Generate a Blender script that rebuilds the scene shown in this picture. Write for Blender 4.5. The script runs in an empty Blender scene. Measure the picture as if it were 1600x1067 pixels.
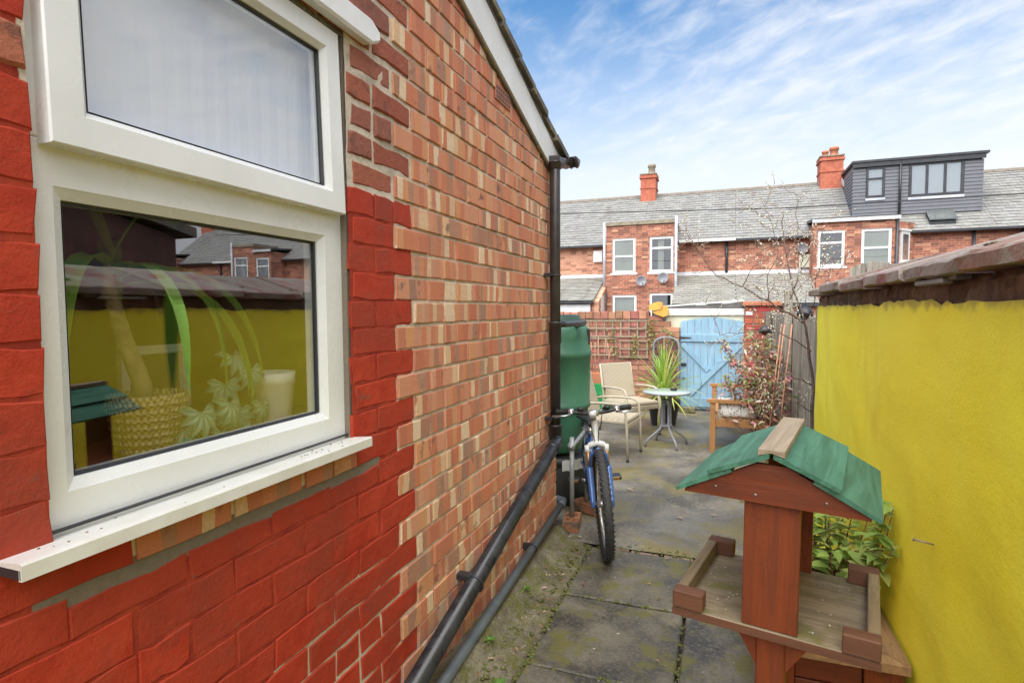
import bpy, math, random
from mathutils import Vector, Matrix, noise as mnoise
random.seed(7)
R = random.Random(11)
SC = bpy.context.scene
COL = SC.collection
rad = math.radians
# ---------------------------------------------------------------- camera, sky, sun, exposure
cam = bpy.data.objects.new('camera', bpy.data.cameras.new('camera'))
COL.objects.link(cam)
cam.location = (0, 0, 1.5)
cam.rotation_euler = (rad(86.841), rad(.365), rad(20.209))
cam.data.sensor_width = 36
cam.data.lens = 895 / 1600 * 36
cam.data.clip_start = .02
cam.data.clip_end = 3000
SC.camera = cam
SUN = Vector((-.11, -.54, .84)).normalized()
world = bpy.data.worlds.new('World'); SC.world = world; world.use_nodes = True
def build_world():
    nt = world.node_tree; N = nt.nodes; L = nt.links; N.clear()
    out = N.new('ShaderNodeOutputWorld'); bg = N.new('ShaderNodeBackground')
    sky = N.new('ShaderNodeTexSky'); sky.sky_type = 'NISHITA'; sky.sun_disc = False
    sky.sun_elevation = math.asin(SUN.z); sky.sun_rotation = math.atan2(SUN.x, SUN.y)
    sky.air_density = 1.0; sky.dust_density = .3; sky.ozone_density = 2.5
    tc = N.new('ShaderNodeTexCoord'); sep = N.new('ShaderNodeSeparateXYZ'); L.new(tc.outputs['Generated'], sep.inputs[0])
    def m(op, a, b=None, clamp=False):
        n = N.new('ShaderNodeMath'); n.operation = op; n.use_clamp = clamp
        for i, v in enumerate((a, b)):
            if v is None: continue
            if isinstance(v, (int, float)): n.inputs[i].default_value = v
            else: L.new(v, n.inputs[i])
        return n.outputs[0]
    z = m('MAXIMUM', sep.outputs['Z'], 0.0)
    d = m('ADD', z, .22)
    px = m('DIVIDE', sep.outputs['X'], d); py = m('DIVIDE', sep.outputs['Y'], d)
    cb = N.new('ShaderNodeCombineXYZ'); L.new(px, cb.inputs[0]); L.new(py, cb.inputs[1])
    mp = N.new('ShaderNodeMapping'); mp.inputs['Rotation'].default_value = (0, 0, 0); mp.inputs['Scale'].default_value = (5.6, 9.0, 1)
    rt = N.new('ShaderNodeMapping'); rt.inputs['Rotation'].default_value = (0, 0, rad(38)); L.new(cb.outputs[0], rt.inputs[0])
    L.new(rt.outputs[0], mp.inputs[0])
    n1 = N.new('ShaderNodeTexNoise'); n1.inputs['Scale'].default_value = 1.3; n1.inputs['Detail'].default_value = 9; n1.inputs['Roughness'].default_value = .56; n1.inputs['Distortion'].default_value = .35
    L.new(mp.outputs[0], n1.inputs['Vector'])
    n2 = N.new('ShaderNodeTexNoise'); n2.inputs['Scale'].default_value = .9; n2.inputs['Detail'].default_value = 3
    L.new(cb.outputs[0], n2.inputs['Vector'])
    s = m('ADD', m('MULTIPLY', n1.outputs['Fac'], .75), m('MULTIPLY', n2.outputs['Fac'], .5))
    s = m('ADD', s, m('MULTIPLY', sep.outputs['X'], .30)); s = m('ADD', s, -.03)     # the veil of cloud thickens to the right
    # thin cirrus overhead, thickening to a white veil towards the horizon
    mr = N.new('ShaderNodeMapRange'); mr.interpolation_type = 'SMOOTHSTEP'
    L.new(s, mr.inputs[0]); mr.inputs[1].default_value = .42; mr.inputs[2].default_value = .98; mr.inputs[3].default_value = .02; mr.inputs[4].default_value = .93
    hz = N.new('ShaderNodeMapRange'); hz.interpolation_type = 'SMOOTHSTEP'
    L.new(m('ADD', z, m('MULTIPLY', n2.outputs['Fac'], -.10)), hz.inputs[0]); hz.inputs[1].default_value = .06; hz.inputs[2].default_value = .44; hz.inputs[3].default_value = 1; hz.inputs[4].default_value = 0
    inv = m('MULTIPLY', m('SUBTRACT', 1.0, mr.outputs[0]), m('SUBTRACT', 1.0, hz.outputs[0]))
    cf = m('SUBTRACT', 1.0, inv)
    mix = N.new('ShaderNodeMix'); mix.data_type = 'RGBA'
    L.new(cf, mix.inputs['Factor'])
    tint = N.new('ShaderNodeMix'); tint.data_type = 'RGBA'; tint.blend_type = 'MULTIPLY'; tint.inputs['Factor'].default_value = 1
    L.new(sky.outputs[0], tint.inputs['A']); tint.inputs['B'].default_value = SKY_TINT
    L.new(tint.outputs['Result'], mix.inputs['A']); mix.inputs['B'].default_value = CLOUD
    L.new(mix.outputs['Result'], bg.inputs['Color']); bg.inputs['Strength'].default_value = .0505
    L.new(bg.outputs[0], out.inputs[0])
SKY_TINT = (.38, .66, .78, 1)
CLOUD = (3.8, 3.9, 4.1, 1)
build_world()
sl = bpy.data.lights.new('sun', 'SUN'); sl.energy = 1.5; sl.angle = rad(84); sl.color = (1, .965, .91)
so = bpy.data.objects.new('sun', sl); COL.objects.link(so)
so.rotation_euler = SUN.to_track_quat('Z', 'Y').to_euler(); so.location = (0, -5, 12)
SC.view_settings.view_transform = 'Standard'; SC.view_settings.look = 'None'; SC.view_settings.gamma = 1
SC.view_settings.use_curve_mapping = False
SC.view_settings.exposure = 2.4
SC.render.engine = 'CYCLES'
SC.cycles.max_bounces = 8; SC.cycles.transparent_max_bounces = 16; SC.cycles.use_denoising = True
SC.cycles.caustics_reflective = False; SC.cycles.caustics_refractive = False

# ---------------------------------------------------------------- node and mesh helpers
class NB:
    def __init__(s, name):
        s.m = bpy.data.materials.new(name); s.m.use_nodes = True
        s.N = s.m.node_tree.nodes; s.L = s.m.node_tree.links; s.N.clear()
        s.out = s.N.new('ShaderNodeOutputMaterial')
    def put(s, v, sock):
        if v is None: return
        if hasattr(v, 'is_linked') or isinstance(v, bpy.types.NodeSocket): s.L.new(v, sock)
        elif isinstance(v, (tuple, list)):
            v = tuple(v)
            sock.default_value = v + (1,) if sock.type == 'RGBA' and len(v) == 3 else v
        else: sock.default_value = v
    def math(s, op, a, b=None, clamp=False):
        n = s.N.new('ShaderNodeMath'); n.operation = op; n.use_clamp = clamp
        s.put(a, n.inputs[0]); s.put(b, n.inputs[1]); return n.outputs[0]
    def pos(s):
        return s.N.new('ShaderNodeNewGeometry').outputs['Position']
    def obj(s):
        return s.N.new('ShaderNodeTexCoord').outputs['Object']
    def map(s, v, scale=(1, 1, 1), rot=(0, 0, 0), loc=(0, 0, 0)):
        n = s.N.new('ShaderNodeMapping'); s.put(v, n.inputs[0])
        n.inputs['Scale'].default_value = scale; n.inputs['Rotation'].default_value = rot; n.inputs['Location'].default_value = loc
        return n.outputs[0]
    def noise(s, v, scale, detail=4, rough=.55, dist=0):
        n = s.N.new('ShaderNodeTexNoise'); s.put(v, n.inputs['Vector'])
        n.inputs['Scale'].default_value = scale; n.inputs['Detail'].default_value = detail
        n.inputs['Roughness'].default_value = rough; n.inputs['Distortion'].default_value = dist
        return n.outputs['Fac']
    def step(s, v, lo, hi, a=0., b=1., smooth=True):
        n = s.N.new('ShaderNodeMapRange'); n.interpolation_type = 'SMOOTHSTEP' if smooth else 'LINEAR'
        s.put(v, n.inputs[0]); s.put(lo, n.inputs[1]); s.put(hi, n.inputs[2]); s.put(a, n.inputs[3]); s.put(b, n.inputs[4])
        return n.outputs[0]
    def mix(s, f, a, b, mode='MIX'):
        n = s.N.new('ShaderNodeMix'); n.data_type = 'RGBA'; n.blend_type = mode
        s.put(f, n.inputs['Factor']); s.put(a, n.inputs['A']); s.put(b, n.inputs['B']); return n.outputs['Result']
    def ramp(s, v, stops, const=False):
        n = s.N.new('ShaderNodeValToRGB'); r = n.color_ramp; r.interpolation = 'CONSTANT' if const else 'LINEAR'
        while len(r.elements) < len(stops): r.elements.new(.5)
        for e, (p, c) in zip(r.elements, stops): e.position = p; e.color = tuple(c) + (1,)
        s.put(v, n.inputs[0]); return n.outputs[0]
    def attr(s, name='col'):
        n = s.N.new('ShaderNodeAttribute'); n.attribute_name = name; return n
    def sep(s, v):
        n = s.N.new('ShaderNodeSeparateXYZ'); s.put(v, n.inputs[0]); return n.outputs
    def vec(s, x=0., y=0., z=0.):
        n = s.N.new('ShaderNodeCombineXYZ'); s.put(x, n.inputs[0]); s.put(y, n.inputs[1]); s.put(z, n.inputs[2]); return n.outputs[0]
    def white(s, v):
        n = s.N.new('ShaderNodeTexWhiteNoise'); n.noise_dimensions = '3D'; s.put(v, n.inputs['Vector']); return n.outputs['Value']
    def bump(s, h, strength=.3, dist=.01, prev=None):
        n = s.N.new('ShaderNodeBump'); s.put(h, n.inputs['Height']); n.inputs['Strength'].default_value = strength
        n.inputs['Distance'].default_value = dist; s.put(prev, n.inputs['Normal']); return n.outputs[0]
    def end(s, color, rough=.7, normal=None, metal=0., spec=.5, trans=0., coat=0.):
        p = s.N.new('ShaderNodeBsdfPrincipled'); s.put(color, p.inputs['Base Color']); s.put(rough, p.inputs['Roughness'])
        s.put(normal, p.inputs['Normal']); p.inputs['Metallic'].default_value = metal; p.inputs['Specular IOR Level'].default_value = spec
        p.inputs['Coat Weight'].default_value = coat
        if trans:
            t = s.N.new('ShaderNodeBsdfTranslucent'); s.put(color, t.inputs[0])
            x = s.N.new('ShaderNodeMixShader'); x.inputs[0].default_value = trans
            s.L.new(p.outputs[0], x.inputs[1]); s.L.new(t.outputs[0], x.inputs[2]); s.L.new(x.outputs[0], s.out.inputs[0])
        else: s.L.new(p.outputs[0], s.out.inputs[0])
        return s.m
def simple(name, c1, c2=None, scale=6, rough=.6, bump=.15, bscale=None, metal=0., spec=.5, stretch=(1, 1, 1), c3=None, t3=.6, s3=3, trans=0., var=0., dist=.004, attr=False, coat=0.):
    b = NB(name); p = b.map(b.pos(), stretch)
    n = b.noise(p, scale, 6, .6)
    col = b.mix(b.step(n, .35, .65), c1, c2 or tuple(x * .8 for x in c1))
    if attr: col = b.mix(1., col, b.attr().outputs['Color'], 'MULTIPLY')
    if c3: col = b.mix(b.step(b.noise(p, s3, 7, .65), t3, t3 + .1), col, c3)
    if var:
        r = b.N.new('ShaderNodeObjectInfo').outputs['Random']
        h = b.N.new('ShaderNodeHueSaturation'); b.put(b.step(r, 0, 1, 1 - var, 1 + var, False), h.inputs['Value']); b.put(b.step(b.white(b.vec(r)), 0, 1, .5 - var * .08, .5 + var * .08, False), h.inputs['Hue'])
        b.put(col, h.inputs['Color']); col = h.outputs[0]
    nm = b.bump(b.noise(p, bscale or scale * 6, 5, .6), bump, dist) if bump else None
    return b.end(col, b.step(n, .2, .8, max(rough - .1, .02), min(rough + .1, 1)), nm, metal, spec, trans, coat)
def children(o): return [c for c in o.children]
def thing(name, label, cat, loc=(0, 0, 0), rotz=0, group=None):
    o = bpy.data.objects.new(name, None); COL.objects.link(o); o.location = loc; o.rotation_euler = (0, 0, rotz)
    o.empty_display_size = .1; o['label'] = label; o['category'] = cat
    if group: o['group'] = group
    return o
def tag(o, label, cat, group=None):
    o['label'] = label; o['category'] = cat
    if group: o['group'] = group
    return o
def kind(o, k): o['kind'] = k; return o
def copy_tree(o, parent=None):
    c = o.copy(); COL.objects.link(c)
    if parent: c.parent = parent
    for ch in list(o.children): copy_tree(ch, c)
    return c
def origin(o):
    v = Vector((0, 0, 0))
    while o is not None: v = v + o.location; o = o.parent
    return v
class MB:
    def __init__(s): s.v = []; s.f = []; s.c = []; s.cc = (1, 1, 1, 1); s.sm = []
    def add(s, vs, fs, smooth=False):
        o = len(s.v); s.v += [tuple(p) for p in vs]; s.c += [s.cc] * len(vs)
        s.f += [tuple(i + o for i in f) for f in fs]; s.sm += [smooth] * len(fs); return s
    def box(s, a, b, bev=0.):
        (x0, y0, z0), (x1, y1, z1) = a, b
        if x0 > x1: x0, x1 = x1, x0
        if y0 > y1: y0, y1 = y1, y0
        if z0 > z1: z0, z1 = z1, z0
        if bev <= 0:
            return s.add([(x, y, z) for z in (z0, z1) for y in (y0, y1) for x in (x0, x1)],
                  [(0, 2, 3, 1), (4, 5, 7, 6), (0, 1, 5, 4), (2, 6, 7, 3), (0, 4, 6, 2), (1, 3, 7, 5)])
        bev = min(bev, (x1 - x0) * .45, (y1 - y0) * .45, (z1 - z0) * .45)
        vs = []; idx = {}
        for i, (x, sx) in enumerate(((x0, 1), (x1, -1))):
            for j, (y, sy) in enumerate(((y0, 1), (y1, -1))):
                for k, (z, sz) in enumerate(((z0, 1), (z1, -1))):
                    idx[i, j, k] = len(vs); vs += [(x, y + sy * bev, z + sz * bev), (x + sx * bev, y, z + sz * bev), (x + sx * bev, y + sy * bev, z)]
        I = idx; fs = []
        for i in (0, 1):
            q = [I[i, 0, 0], I[i, 1, 0], I[i, 1, 1], I[i, 0, 1]]; fs.append(q if i else q[::-1])
            q = [I[0, i, 0] + 1, I[0, i, 1] + 1, I[1, i, 1] + 1, I[1, i, 0] + 1]; fs.append(q if i else q[::-1])
            q = [I[0, 0, i] + 2, I[1, 0, i] + 2, I[1, 1, i] + 2, I[0, 1, i] + 2]; fs.append(q if i else q[::-1])
        def fix(q):
            c = Vector(((x0 + x1) / 2, (y0 + y1) / 2, (z0 + z1) / 2)); p = [Vector(vs[t]) for t in q]
            n = (p[1] - p[0]).cross(p[2] - p[0]); m = sum(p, Vector()) / len(p)
            return q if n.dot(m - c) > 0 else q[::-1]
        for j in (0, 1):
            for k in (0, 1):
                fs.append(fix([I[0, j, k] + 1, I[1, j, k] + 1, I[1, j, k] + 2, I[0, j, k] + 2]))
                fs.append(fix([I[j, 0, k] + 0, I[j, 1, k] + 0, I[j, 1, k] + 2, I[j, 0, k] + 2]))
                fs.append(fix([I[j, k, 0] + 0, I[j, k, 1] + 0, I[j, k, 1] + 1, I[j, k, 0] + 1]))
        for t in idx.values(): fs.append(fix([t, t + 1, t + 2]))
        return s.add(vs, [fix(f) for f in fs])
    def prism(s, poly, axis, a, b):
        # poly of 2D points in the two axes left over, extruded along axis from a to b
        n = len(poly)
        def P(q, t): return {'x': (t, q[0], q[1]), 'y': (q[0], t, q[1]), 'z': (q[0], q[1], t)}[axis]
        vs = [P(q, a) for q in poly] + [P(q, b) for q in poly]
        fs = [tuple(range(n))[::-1], tuple(range(n, 2 * n))] + [(i, (i + 1) % n, n + (i + 1) % n, n + i) for i in range(n)]
        return s.add(vs, fs)
    def tube(s, pts, r, n=8, cap=True, smooth=True):
        pts = [Vector(p) for p in pts]; m = len(pts)
        rs = r if isinstance(r, (list, tuple)) else [r] * m
        up = None; vs = []
        for i, p in enumerate(pts):
            t = (pts[min(i + 1, m - 1)] - pts[max(i - 1, 0)])
            if t.length < 1e-9: t = Vector((0, 0, 1))
            t.normalize()
            if up is None: up = t.orthogonal().normalized()
            up = (up - t * up.dot(t)); up = up.normalized() if up.length > 1e-6 else t.orthogonal().normalized()
            w = t.cross(up)
            for k in range(n):
                a = 2 * math.pi * k / n; vs.append(p + (up * math.cos(a) + w * math.sin(a)) * rs[i])
        fs = [(i * n + k, i * n + (k + 1) % n, (i + 1) * n + (k + 1) % n, (i + 1) * n + k) for i in range(m - 1) for k in range(n)]
        if cap: fs += [tuple(range(n))[::-1], tuple((m - 1) * n + k for k in range(n))]
        return s.add(vs, fs, smooth)
    def lathe(s, prof, n=24, c=(0, 0, 0), smooth=True, cap=True):
        vs = [(c[0] + r * math.cos(2 * math.pi * k / n), c[1] + r * math.sin(2 * math.pi * k / n), c[2] + z) for r, z in prof for k in range(n)]
        m = len(prof)
        fs = [(i * n + k, i * n + (k + 1) % n, (i + 1) * n + (k + 1) % n, (i + 1) * n + k) for i in range(m - 1) for k in range(n)]
        if cap: fs += [tuple(range(n))[::-1], tuple((m - 1) * n + k for k in range(n))]
        return s.add(vs, fs, smooth)
    def torus(s, c, axis, R_, r, n=40, m=10, mod=None):
        axis = Vector(axis).normalized(); u = axis.orthogonal().normalized(); w = axis.cross(u); vs = []
        for i in range(n):
            a = 2 * math.pi * i / n; d = u * math.cos(a) + w * math.sin(a)
            rr = r * (mod(i) if mod else 1)
            for k in range(m):
                b = 2 * math.pi * k / m; vs.append(Vector(c) + d * (R_ + rr * math.cos(b)) + axis * rr * math.sin(b))
        fs = [(i * m + k, ((i + 1) % n) * m + k, ((i + 1) % n) * m + (k + 1) % m, i * m + (k + 1) % m) for i in range(n) for k in range(m)]
        return s.add(vs, fs, True)
    def ball(s, c, r, n=12, m=8, sq=(1, 1, 1), wob=0):
        vs = []; 
        for i in range(m + 1):
            t = math.pi * i / m
            for k in range(n):
                a = 2 * math.pi * k / n; d = Vector((math.sin(t) * math.cos(a) * sq[0], math.sin(t) * math.sin(a) * sq[1], math.cos(t) * sq[2]))
                vs.append(Vector(c) + d * r * (1 + wob * mnoise.noise(d * 2.3 + Vector(c) * 9)))
        fs = [(i * n + k, (i + 1) * n + k, (i + 1) * n + (k + 1) % n, i * n + (k + 1) % n) for i in range(m) for k in range(n)]
        return s.add(vs, fs, True)
    def build(s, name, mat, parent=None, world=False, loc=None):
        vs = s.v
        off = Vector((0, 0, 0))
        if world and parent is not None: off = origin(parent)
        if loc is not None: off = off + Vector(loc)
        if off.length: vs = [(x - off.x, y - off.y, z - off.z) for x, y, z in vs]
        me = bpy.data.meshes.new(name); me.from_pydata(vs, [], s.f)
        if s.c:
            a = me.color_attributes.new('col', 'FLOAT_COLOR', 'POINT')
            a.data.foreach_set('color', [x for c in s.c for x in c])
        if any(s.sm): me.polygons.foreach_set('use_smooth', s.sm)
        me.update()
        o = bpy.data.objects.new(name, me); COL.objects.link(o)
        if mat: me.materials.append(mat)
        if parent is not None: o.parent = parent
        if loc is not None: o.location = loc
        return o
def inst(name, me, parent, mw):
    o = bpy.data.objects.new(name, me); COL.objects.link(o); o.parent = parent; o.matrix_local = mw; return o
def place(o, *a): o.location = a; return o

# ---------------------------------------------------------------- materials
MAT = {}
def mat_striped():
    b = NB('striped_brick'); P = b.pos(); x, y, z = b.sep(P); a = b.attr(); r1, r2, r3 = b.sep(a.outputs['Color'])
    warp = b.math('MULTIPLY', b.noise(b.map(P, (1, 6, .9)), 4, 2), 1.5)
    rag = b.math('MULTIPLY', b.noise(P, 60, 2), .16)
    u = b.math('ADD', b.math('ADD', b.math('MULTIPLY', y, b.step(r3, 0, 1, 15, 30, False)), b.math('MULTIPLY', r1, 37.)), b.math('ADD', warp, rag))
    cell = b.math('FLOOR', u)
    w = b.white(b.vec(cell, b.math('MULTIPLY', r2, 91.), 3.1))
    w = b.math('MULTIPLY', w, b.step(r2, .05, .42, .5, 1.))       # some bricks plain red, some fully striped
    c = b.ramp(w, [(0, (.60, .20, .10)), (.14, (.66, .31, .19)), (.26, (.52, .165, .095)), (.38, (.68, .33, .15)), (.48, (.36, .20, .135)), (.58, (.62, .25, .14)), (.68, (.76, .56, .33)), (.77, (.30, .195, .15)), (.84, (.84, .70, .48)), (.93, (.58, .27, .17))], True)
    base = b.ramp(r3, [(0, (.60, .23, .13)), (.4, (.64, .28, .16)), (.7, (.54, .20, .115)), (1, (.66, .36, .22))])
    c = b.mix(.22, c, base)
    blot = b.step(b.noise(b.map(P, (1, 1, 1)), 17, 3, .5), .60, .72)
    c = b.mix(b.math('MULTIPLY', blot, b.step(r1, .5, .8, 0, .75)), c, (.12, .085, .075))
    c = b.mix(b.step(b.noise(P, 140, 3), .3, .7, 0, .35), c, b.mix(.5, c, (.25, .12, .08)))
    c = b.mix(b.step(b.noise(P, 45, 5, .7), .66, .76, 0, .5), c, (.66, .50, .38))
    hgt = b.math('ADD', b.math('MULTIPLY', b.noise(P, 150, 5, .65), .6), b.math('MULTIPLY', b.noise(b.map(P, (1, 1.6, .4)), 60, 3), .6))
    return b.end(c, .88, b.bump(hgt, .55, .004), spec=.25)
def mat_painted():
    b = NB('red_painted_brick'); P = b.pos(); r1, r2, r3 = b.sep(b.attr().outputs['Color'])
    n = b.noise(P, 9, 6, .62)
    c = b.mix(b.step(n, .3, .7), (.40, .036, .017), (.52, .062, .027))
    c = b.mix(b.step(r1, .2, 1, 0, .6, False), c, (.34, .05, .026))
    c = b.mix(b.step(b.noise(P, 4.5, 5, .65), .50, .66, 0, .65), c, (.31, .050, .029))
    c = b.mix(b.step(b.noise(P, 2.6, 6, .7), .50, .64, 0, .5), c, (.27, .055, .032))
    c = b.mix(b.step(b.noise(P, 7.5, 7, .8), .62, .66, 0, .8), c, b.mix(r2, (.30, .10, .065), (.22, .075, .05)))
    c = b.mix(b.step(b.noise(P, 22, 6, .7), .60, .75, 0, .75), c, (.33, .075, .04))
    c = b.mix(b.step(b.noise(P, 75, 4, .7), .665, .72, 0, .8), c, (.13, .045, .032))
    c = b.mix(b.step(b.noise(P, 31, 6, .8), .675, .70, 0, .7), c, (.36, .17, .11))
    h = b.math('ADD', b.math('MULTIPLY', b.noise(P, 28, 5, .6), 1.), b.math('MULTIPLY', b.noise(P, 120, 5, .65), .45))
    return b.end(c, b.step(n, .3, .7, .62, .85), b.bump(h, .6, .006), spec=.2)
def mat_oldbrick():
    b = NB('old_brown_brick'); P = b.pos(); r1, r2, r3 = b.sep(b.attr().outputs['Color'])
    n = b.noise(P, 18, 6, .65)
    c = b.mix(r1, (.30, .085, .052), (.42, .14, .08))
    c = b.mix(b.step(r2, .6, 1, 0, .7), c, (.24, .10, .075))
    c = b.mix(b.step(n, .52, .68, 0, .8), c, (.17, .075, .055))
    c = b.mix(b.step(b.noise(P, 40, 5, .7), .64, .72, 0, .65), c, (.55, .36, .25))
    h = b.math('ADD', b.noise(P, 40, 5, .6), b.math('MULTIPLY', b.noise(P, 150, 5, .6), .4))
    return b.end(c, .85, b.bump(h, .8, .006), spec=.3)
def mat_mortar():
    b = NB('mortar'); P = b.pos(); r, g, bl = b.sep(b.attr().outputs['Color'])
    n = b.noise(P, 60, 6, .7)
    c = b.mix(b.step(n, .3, .7), (.52, .44, .34), (.68, .59, .47))
    c = b.mix(b.step(b.noise(P, 7, 4), .55, .7, 0, .6), c, (.33, .28, .22))
    red = b.mix(b.step(b.noise(P, 14, 5), .3, .7), (.27, .032, .018), (.42, .060, .028))
    m = b.step(b.math('ADD', r, b.math('MULTIPLY', b.math('SUBTRACT', b.noise(P, 25, 4), .5), .6)), .42, .58)
    c = b.mix(m, c, red)
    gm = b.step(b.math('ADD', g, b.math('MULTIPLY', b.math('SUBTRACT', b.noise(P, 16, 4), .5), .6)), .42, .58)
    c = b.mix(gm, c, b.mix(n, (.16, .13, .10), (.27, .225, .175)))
    return b.end(c, .92, b.bump(b.noise(P, 110, 5, .7), .6, .004), spec=.2)
def mat_concrete():
    b = NB('wet_concrete'); P = b.pos(); n = b.noise(P, 1.7, 9, .72, .4); f = b.noise(P, 48, 6, .75)
    c = b.mix(b.step(n, .38, .62), (.085, .074, .058), (.225, .198, .155))
    c = b.mix(b.step(f, .48, .72, 0, .75), c, (.31, .275, .215))
    c = b.mix(b.step(f, .48, .30, 0, .7), c, (.05, .044, .034))
    c = b.mix(b.step(b.noise(P, 9, 6, .75), .58, .68, 0, .6), c, (.09, .08, .06))
    c = b.mix(b.step(b.noise(P, 1.9, 6, .65), .46, .62, 0, .8), c, (.20, .16, .05))      # moss bloom
    c = b.mix(b.step(b.noise(P, 4.2, 5, .7, .6), .60, .68, 0, .7), c, (.27, .235, .14))
    v = b.N.new('ShaderNodeTexVoronoi'); v.inputs['Scale'].default_value = 55; b.put(P, v.inputs['Vector'])
    c = b.mix(b.step(v.outputs['Distance'], .10, .22, .35, 0), c, (.42, .38, .31))
    wet = b.step(b.noise(P, .9, 5, .6), .42, .58)
    c = b.mix(wet, c, b.mix(.35, c, (.05, .048, .045)))
    return b.end(c, b.step(wet, 0, 1, .8, .42), b.bump(b.math('ADD', f, b.math('MULTIPLY', b.noise(P, 14, 4), .8)), .35, .005), spec=.5)
def mat_slab():
    b = NB('mossy_paving'); P = b.pos(); n = b.noise(P, 3.2, 7, .65, .3); f = b.noise(P, 60, 5, .7)
    c = b.mix(b.step(n, .35, .66), (.048, .043, .034), (.155, .138, .102))
    c = b.mix(b.step(f, .48, .72, 0, .7), c, (.20, .175, .125))
    c = b.mix(b.step(f, .46, .30, 0, .6), c, (.03, .026, .02))
    c = b.mix(b.step(b.noise(P, 5.5, 6, .7), .50, .62, 0, .85), c, (.125, .112, .026))
    c = b.mix(b.step(b.noise(P, 2.4, 6, .7), .58, .68, 0, .55), c, (.24, .21, .14))
    c = b.mix(b.step(b.noise(P, 26, 2, .5), .73, .76, 0, .8), c, (.44, .41, .34))
    return b.end(c, b.step(n, .35, .65, .42, .75), b.bump(b.math('ADD', f, b.noise(P, 10, 5)), .5, .006), spec=.45)
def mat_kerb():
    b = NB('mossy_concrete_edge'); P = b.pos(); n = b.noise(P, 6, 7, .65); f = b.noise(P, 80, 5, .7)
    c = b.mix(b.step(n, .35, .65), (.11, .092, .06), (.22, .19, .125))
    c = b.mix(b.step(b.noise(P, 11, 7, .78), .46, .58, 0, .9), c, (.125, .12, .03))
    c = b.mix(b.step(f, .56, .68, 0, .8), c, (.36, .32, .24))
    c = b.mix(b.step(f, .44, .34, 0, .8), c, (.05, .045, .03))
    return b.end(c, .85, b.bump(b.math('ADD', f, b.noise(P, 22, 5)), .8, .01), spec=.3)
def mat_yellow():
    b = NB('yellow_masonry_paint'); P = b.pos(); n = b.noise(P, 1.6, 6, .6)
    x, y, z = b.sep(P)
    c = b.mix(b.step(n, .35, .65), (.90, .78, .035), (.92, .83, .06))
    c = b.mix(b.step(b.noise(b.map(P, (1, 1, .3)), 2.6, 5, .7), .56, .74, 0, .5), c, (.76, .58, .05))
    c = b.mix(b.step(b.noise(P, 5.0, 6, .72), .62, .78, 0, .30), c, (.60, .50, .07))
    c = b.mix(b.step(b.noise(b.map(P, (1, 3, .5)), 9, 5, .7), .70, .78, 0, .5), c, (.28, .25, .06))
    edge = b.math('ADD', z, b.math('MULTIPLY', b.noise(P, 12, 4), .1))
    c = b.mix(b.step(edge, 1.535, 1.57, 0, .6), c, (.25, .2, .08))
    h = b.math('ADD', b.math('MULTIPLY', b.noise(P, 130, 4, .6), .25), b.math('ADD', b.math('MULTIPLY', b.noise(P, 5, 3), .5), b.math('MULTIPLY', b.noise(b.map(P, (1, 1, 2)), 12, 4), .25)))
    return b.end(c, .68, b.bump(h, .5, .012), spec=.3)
def mat_wood(name, c1, c2, rough=.65, axis='z', moss=None, scale=1., dark=None, var=.12, use_obj=True, lum=None):
    b = NB(name); P = b.obj() if use_obj else b.pos()
    r = b.N.new('ShaderNodeObjectInfo').outputs['Random']
    st = {'x': (.06, 1, 1), 'y': (1, .06, 1), 'z': (1, 1, .06)}[axis]
    q = b.map(P, st); n = b.N.new('ShaderNodeVectorMath'); n.operation = 'ADD'; b.put(q, n.inputs[0]); b.put(b.vec(b.math('MULTIPLY', r, 17.), b.math('MULTIPLY', r, 5.), 0.), n.inputs[1]); q = n.outputs[0]
    g = b.noise(q, 45 * scale, 6, .65, 1.2); big = b.noise(q, 9 * scale, 4, .6, .8)
    c = b.mix(b.step(g, .3, .7), c1, c2)
    c = b.mix(b.step(big, .45, .7, 0, .5), c, tuple(x * .62 for x in c1))
    kn = b.N.new('ShaderNodeTexVoronoi'); kn.inputs['Scale'].default_value = 5.5 * scale; b.put(b.map(q, (1, 1, 1)), kn.inputs['Vector'])
    c = b.mix(b.step(kn.outputs['Distance'], .05, .10, .7, 0), c, tuple(x * .3 for x in c1))
    if dark: c = b.mix(b.step(b.noise(P, 6, 6, .7), .52, .68, 0, .75), c, dark)
    if moss: c = b.mix(b.step(b.noise(P, 9, 6, .7), .50, .66, 0, .8), c, moss)
    h = b.N.new('ShaderNodeHueSaturation'); b.put(b.step(r, 0, 1, 1 - var, 1 + var, False), h.inputs['Value']); b.put(c, h.inputs['Color'])
    return b.end(h.outputs[0], b.step(g, .2, .8, rough - .12, rough + .12), b.bump(b.math('ADD', g, b.math('MULTIPLY', b.noise(P, 90, 3), .3)), .45, .003), spec=.4)
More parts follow.
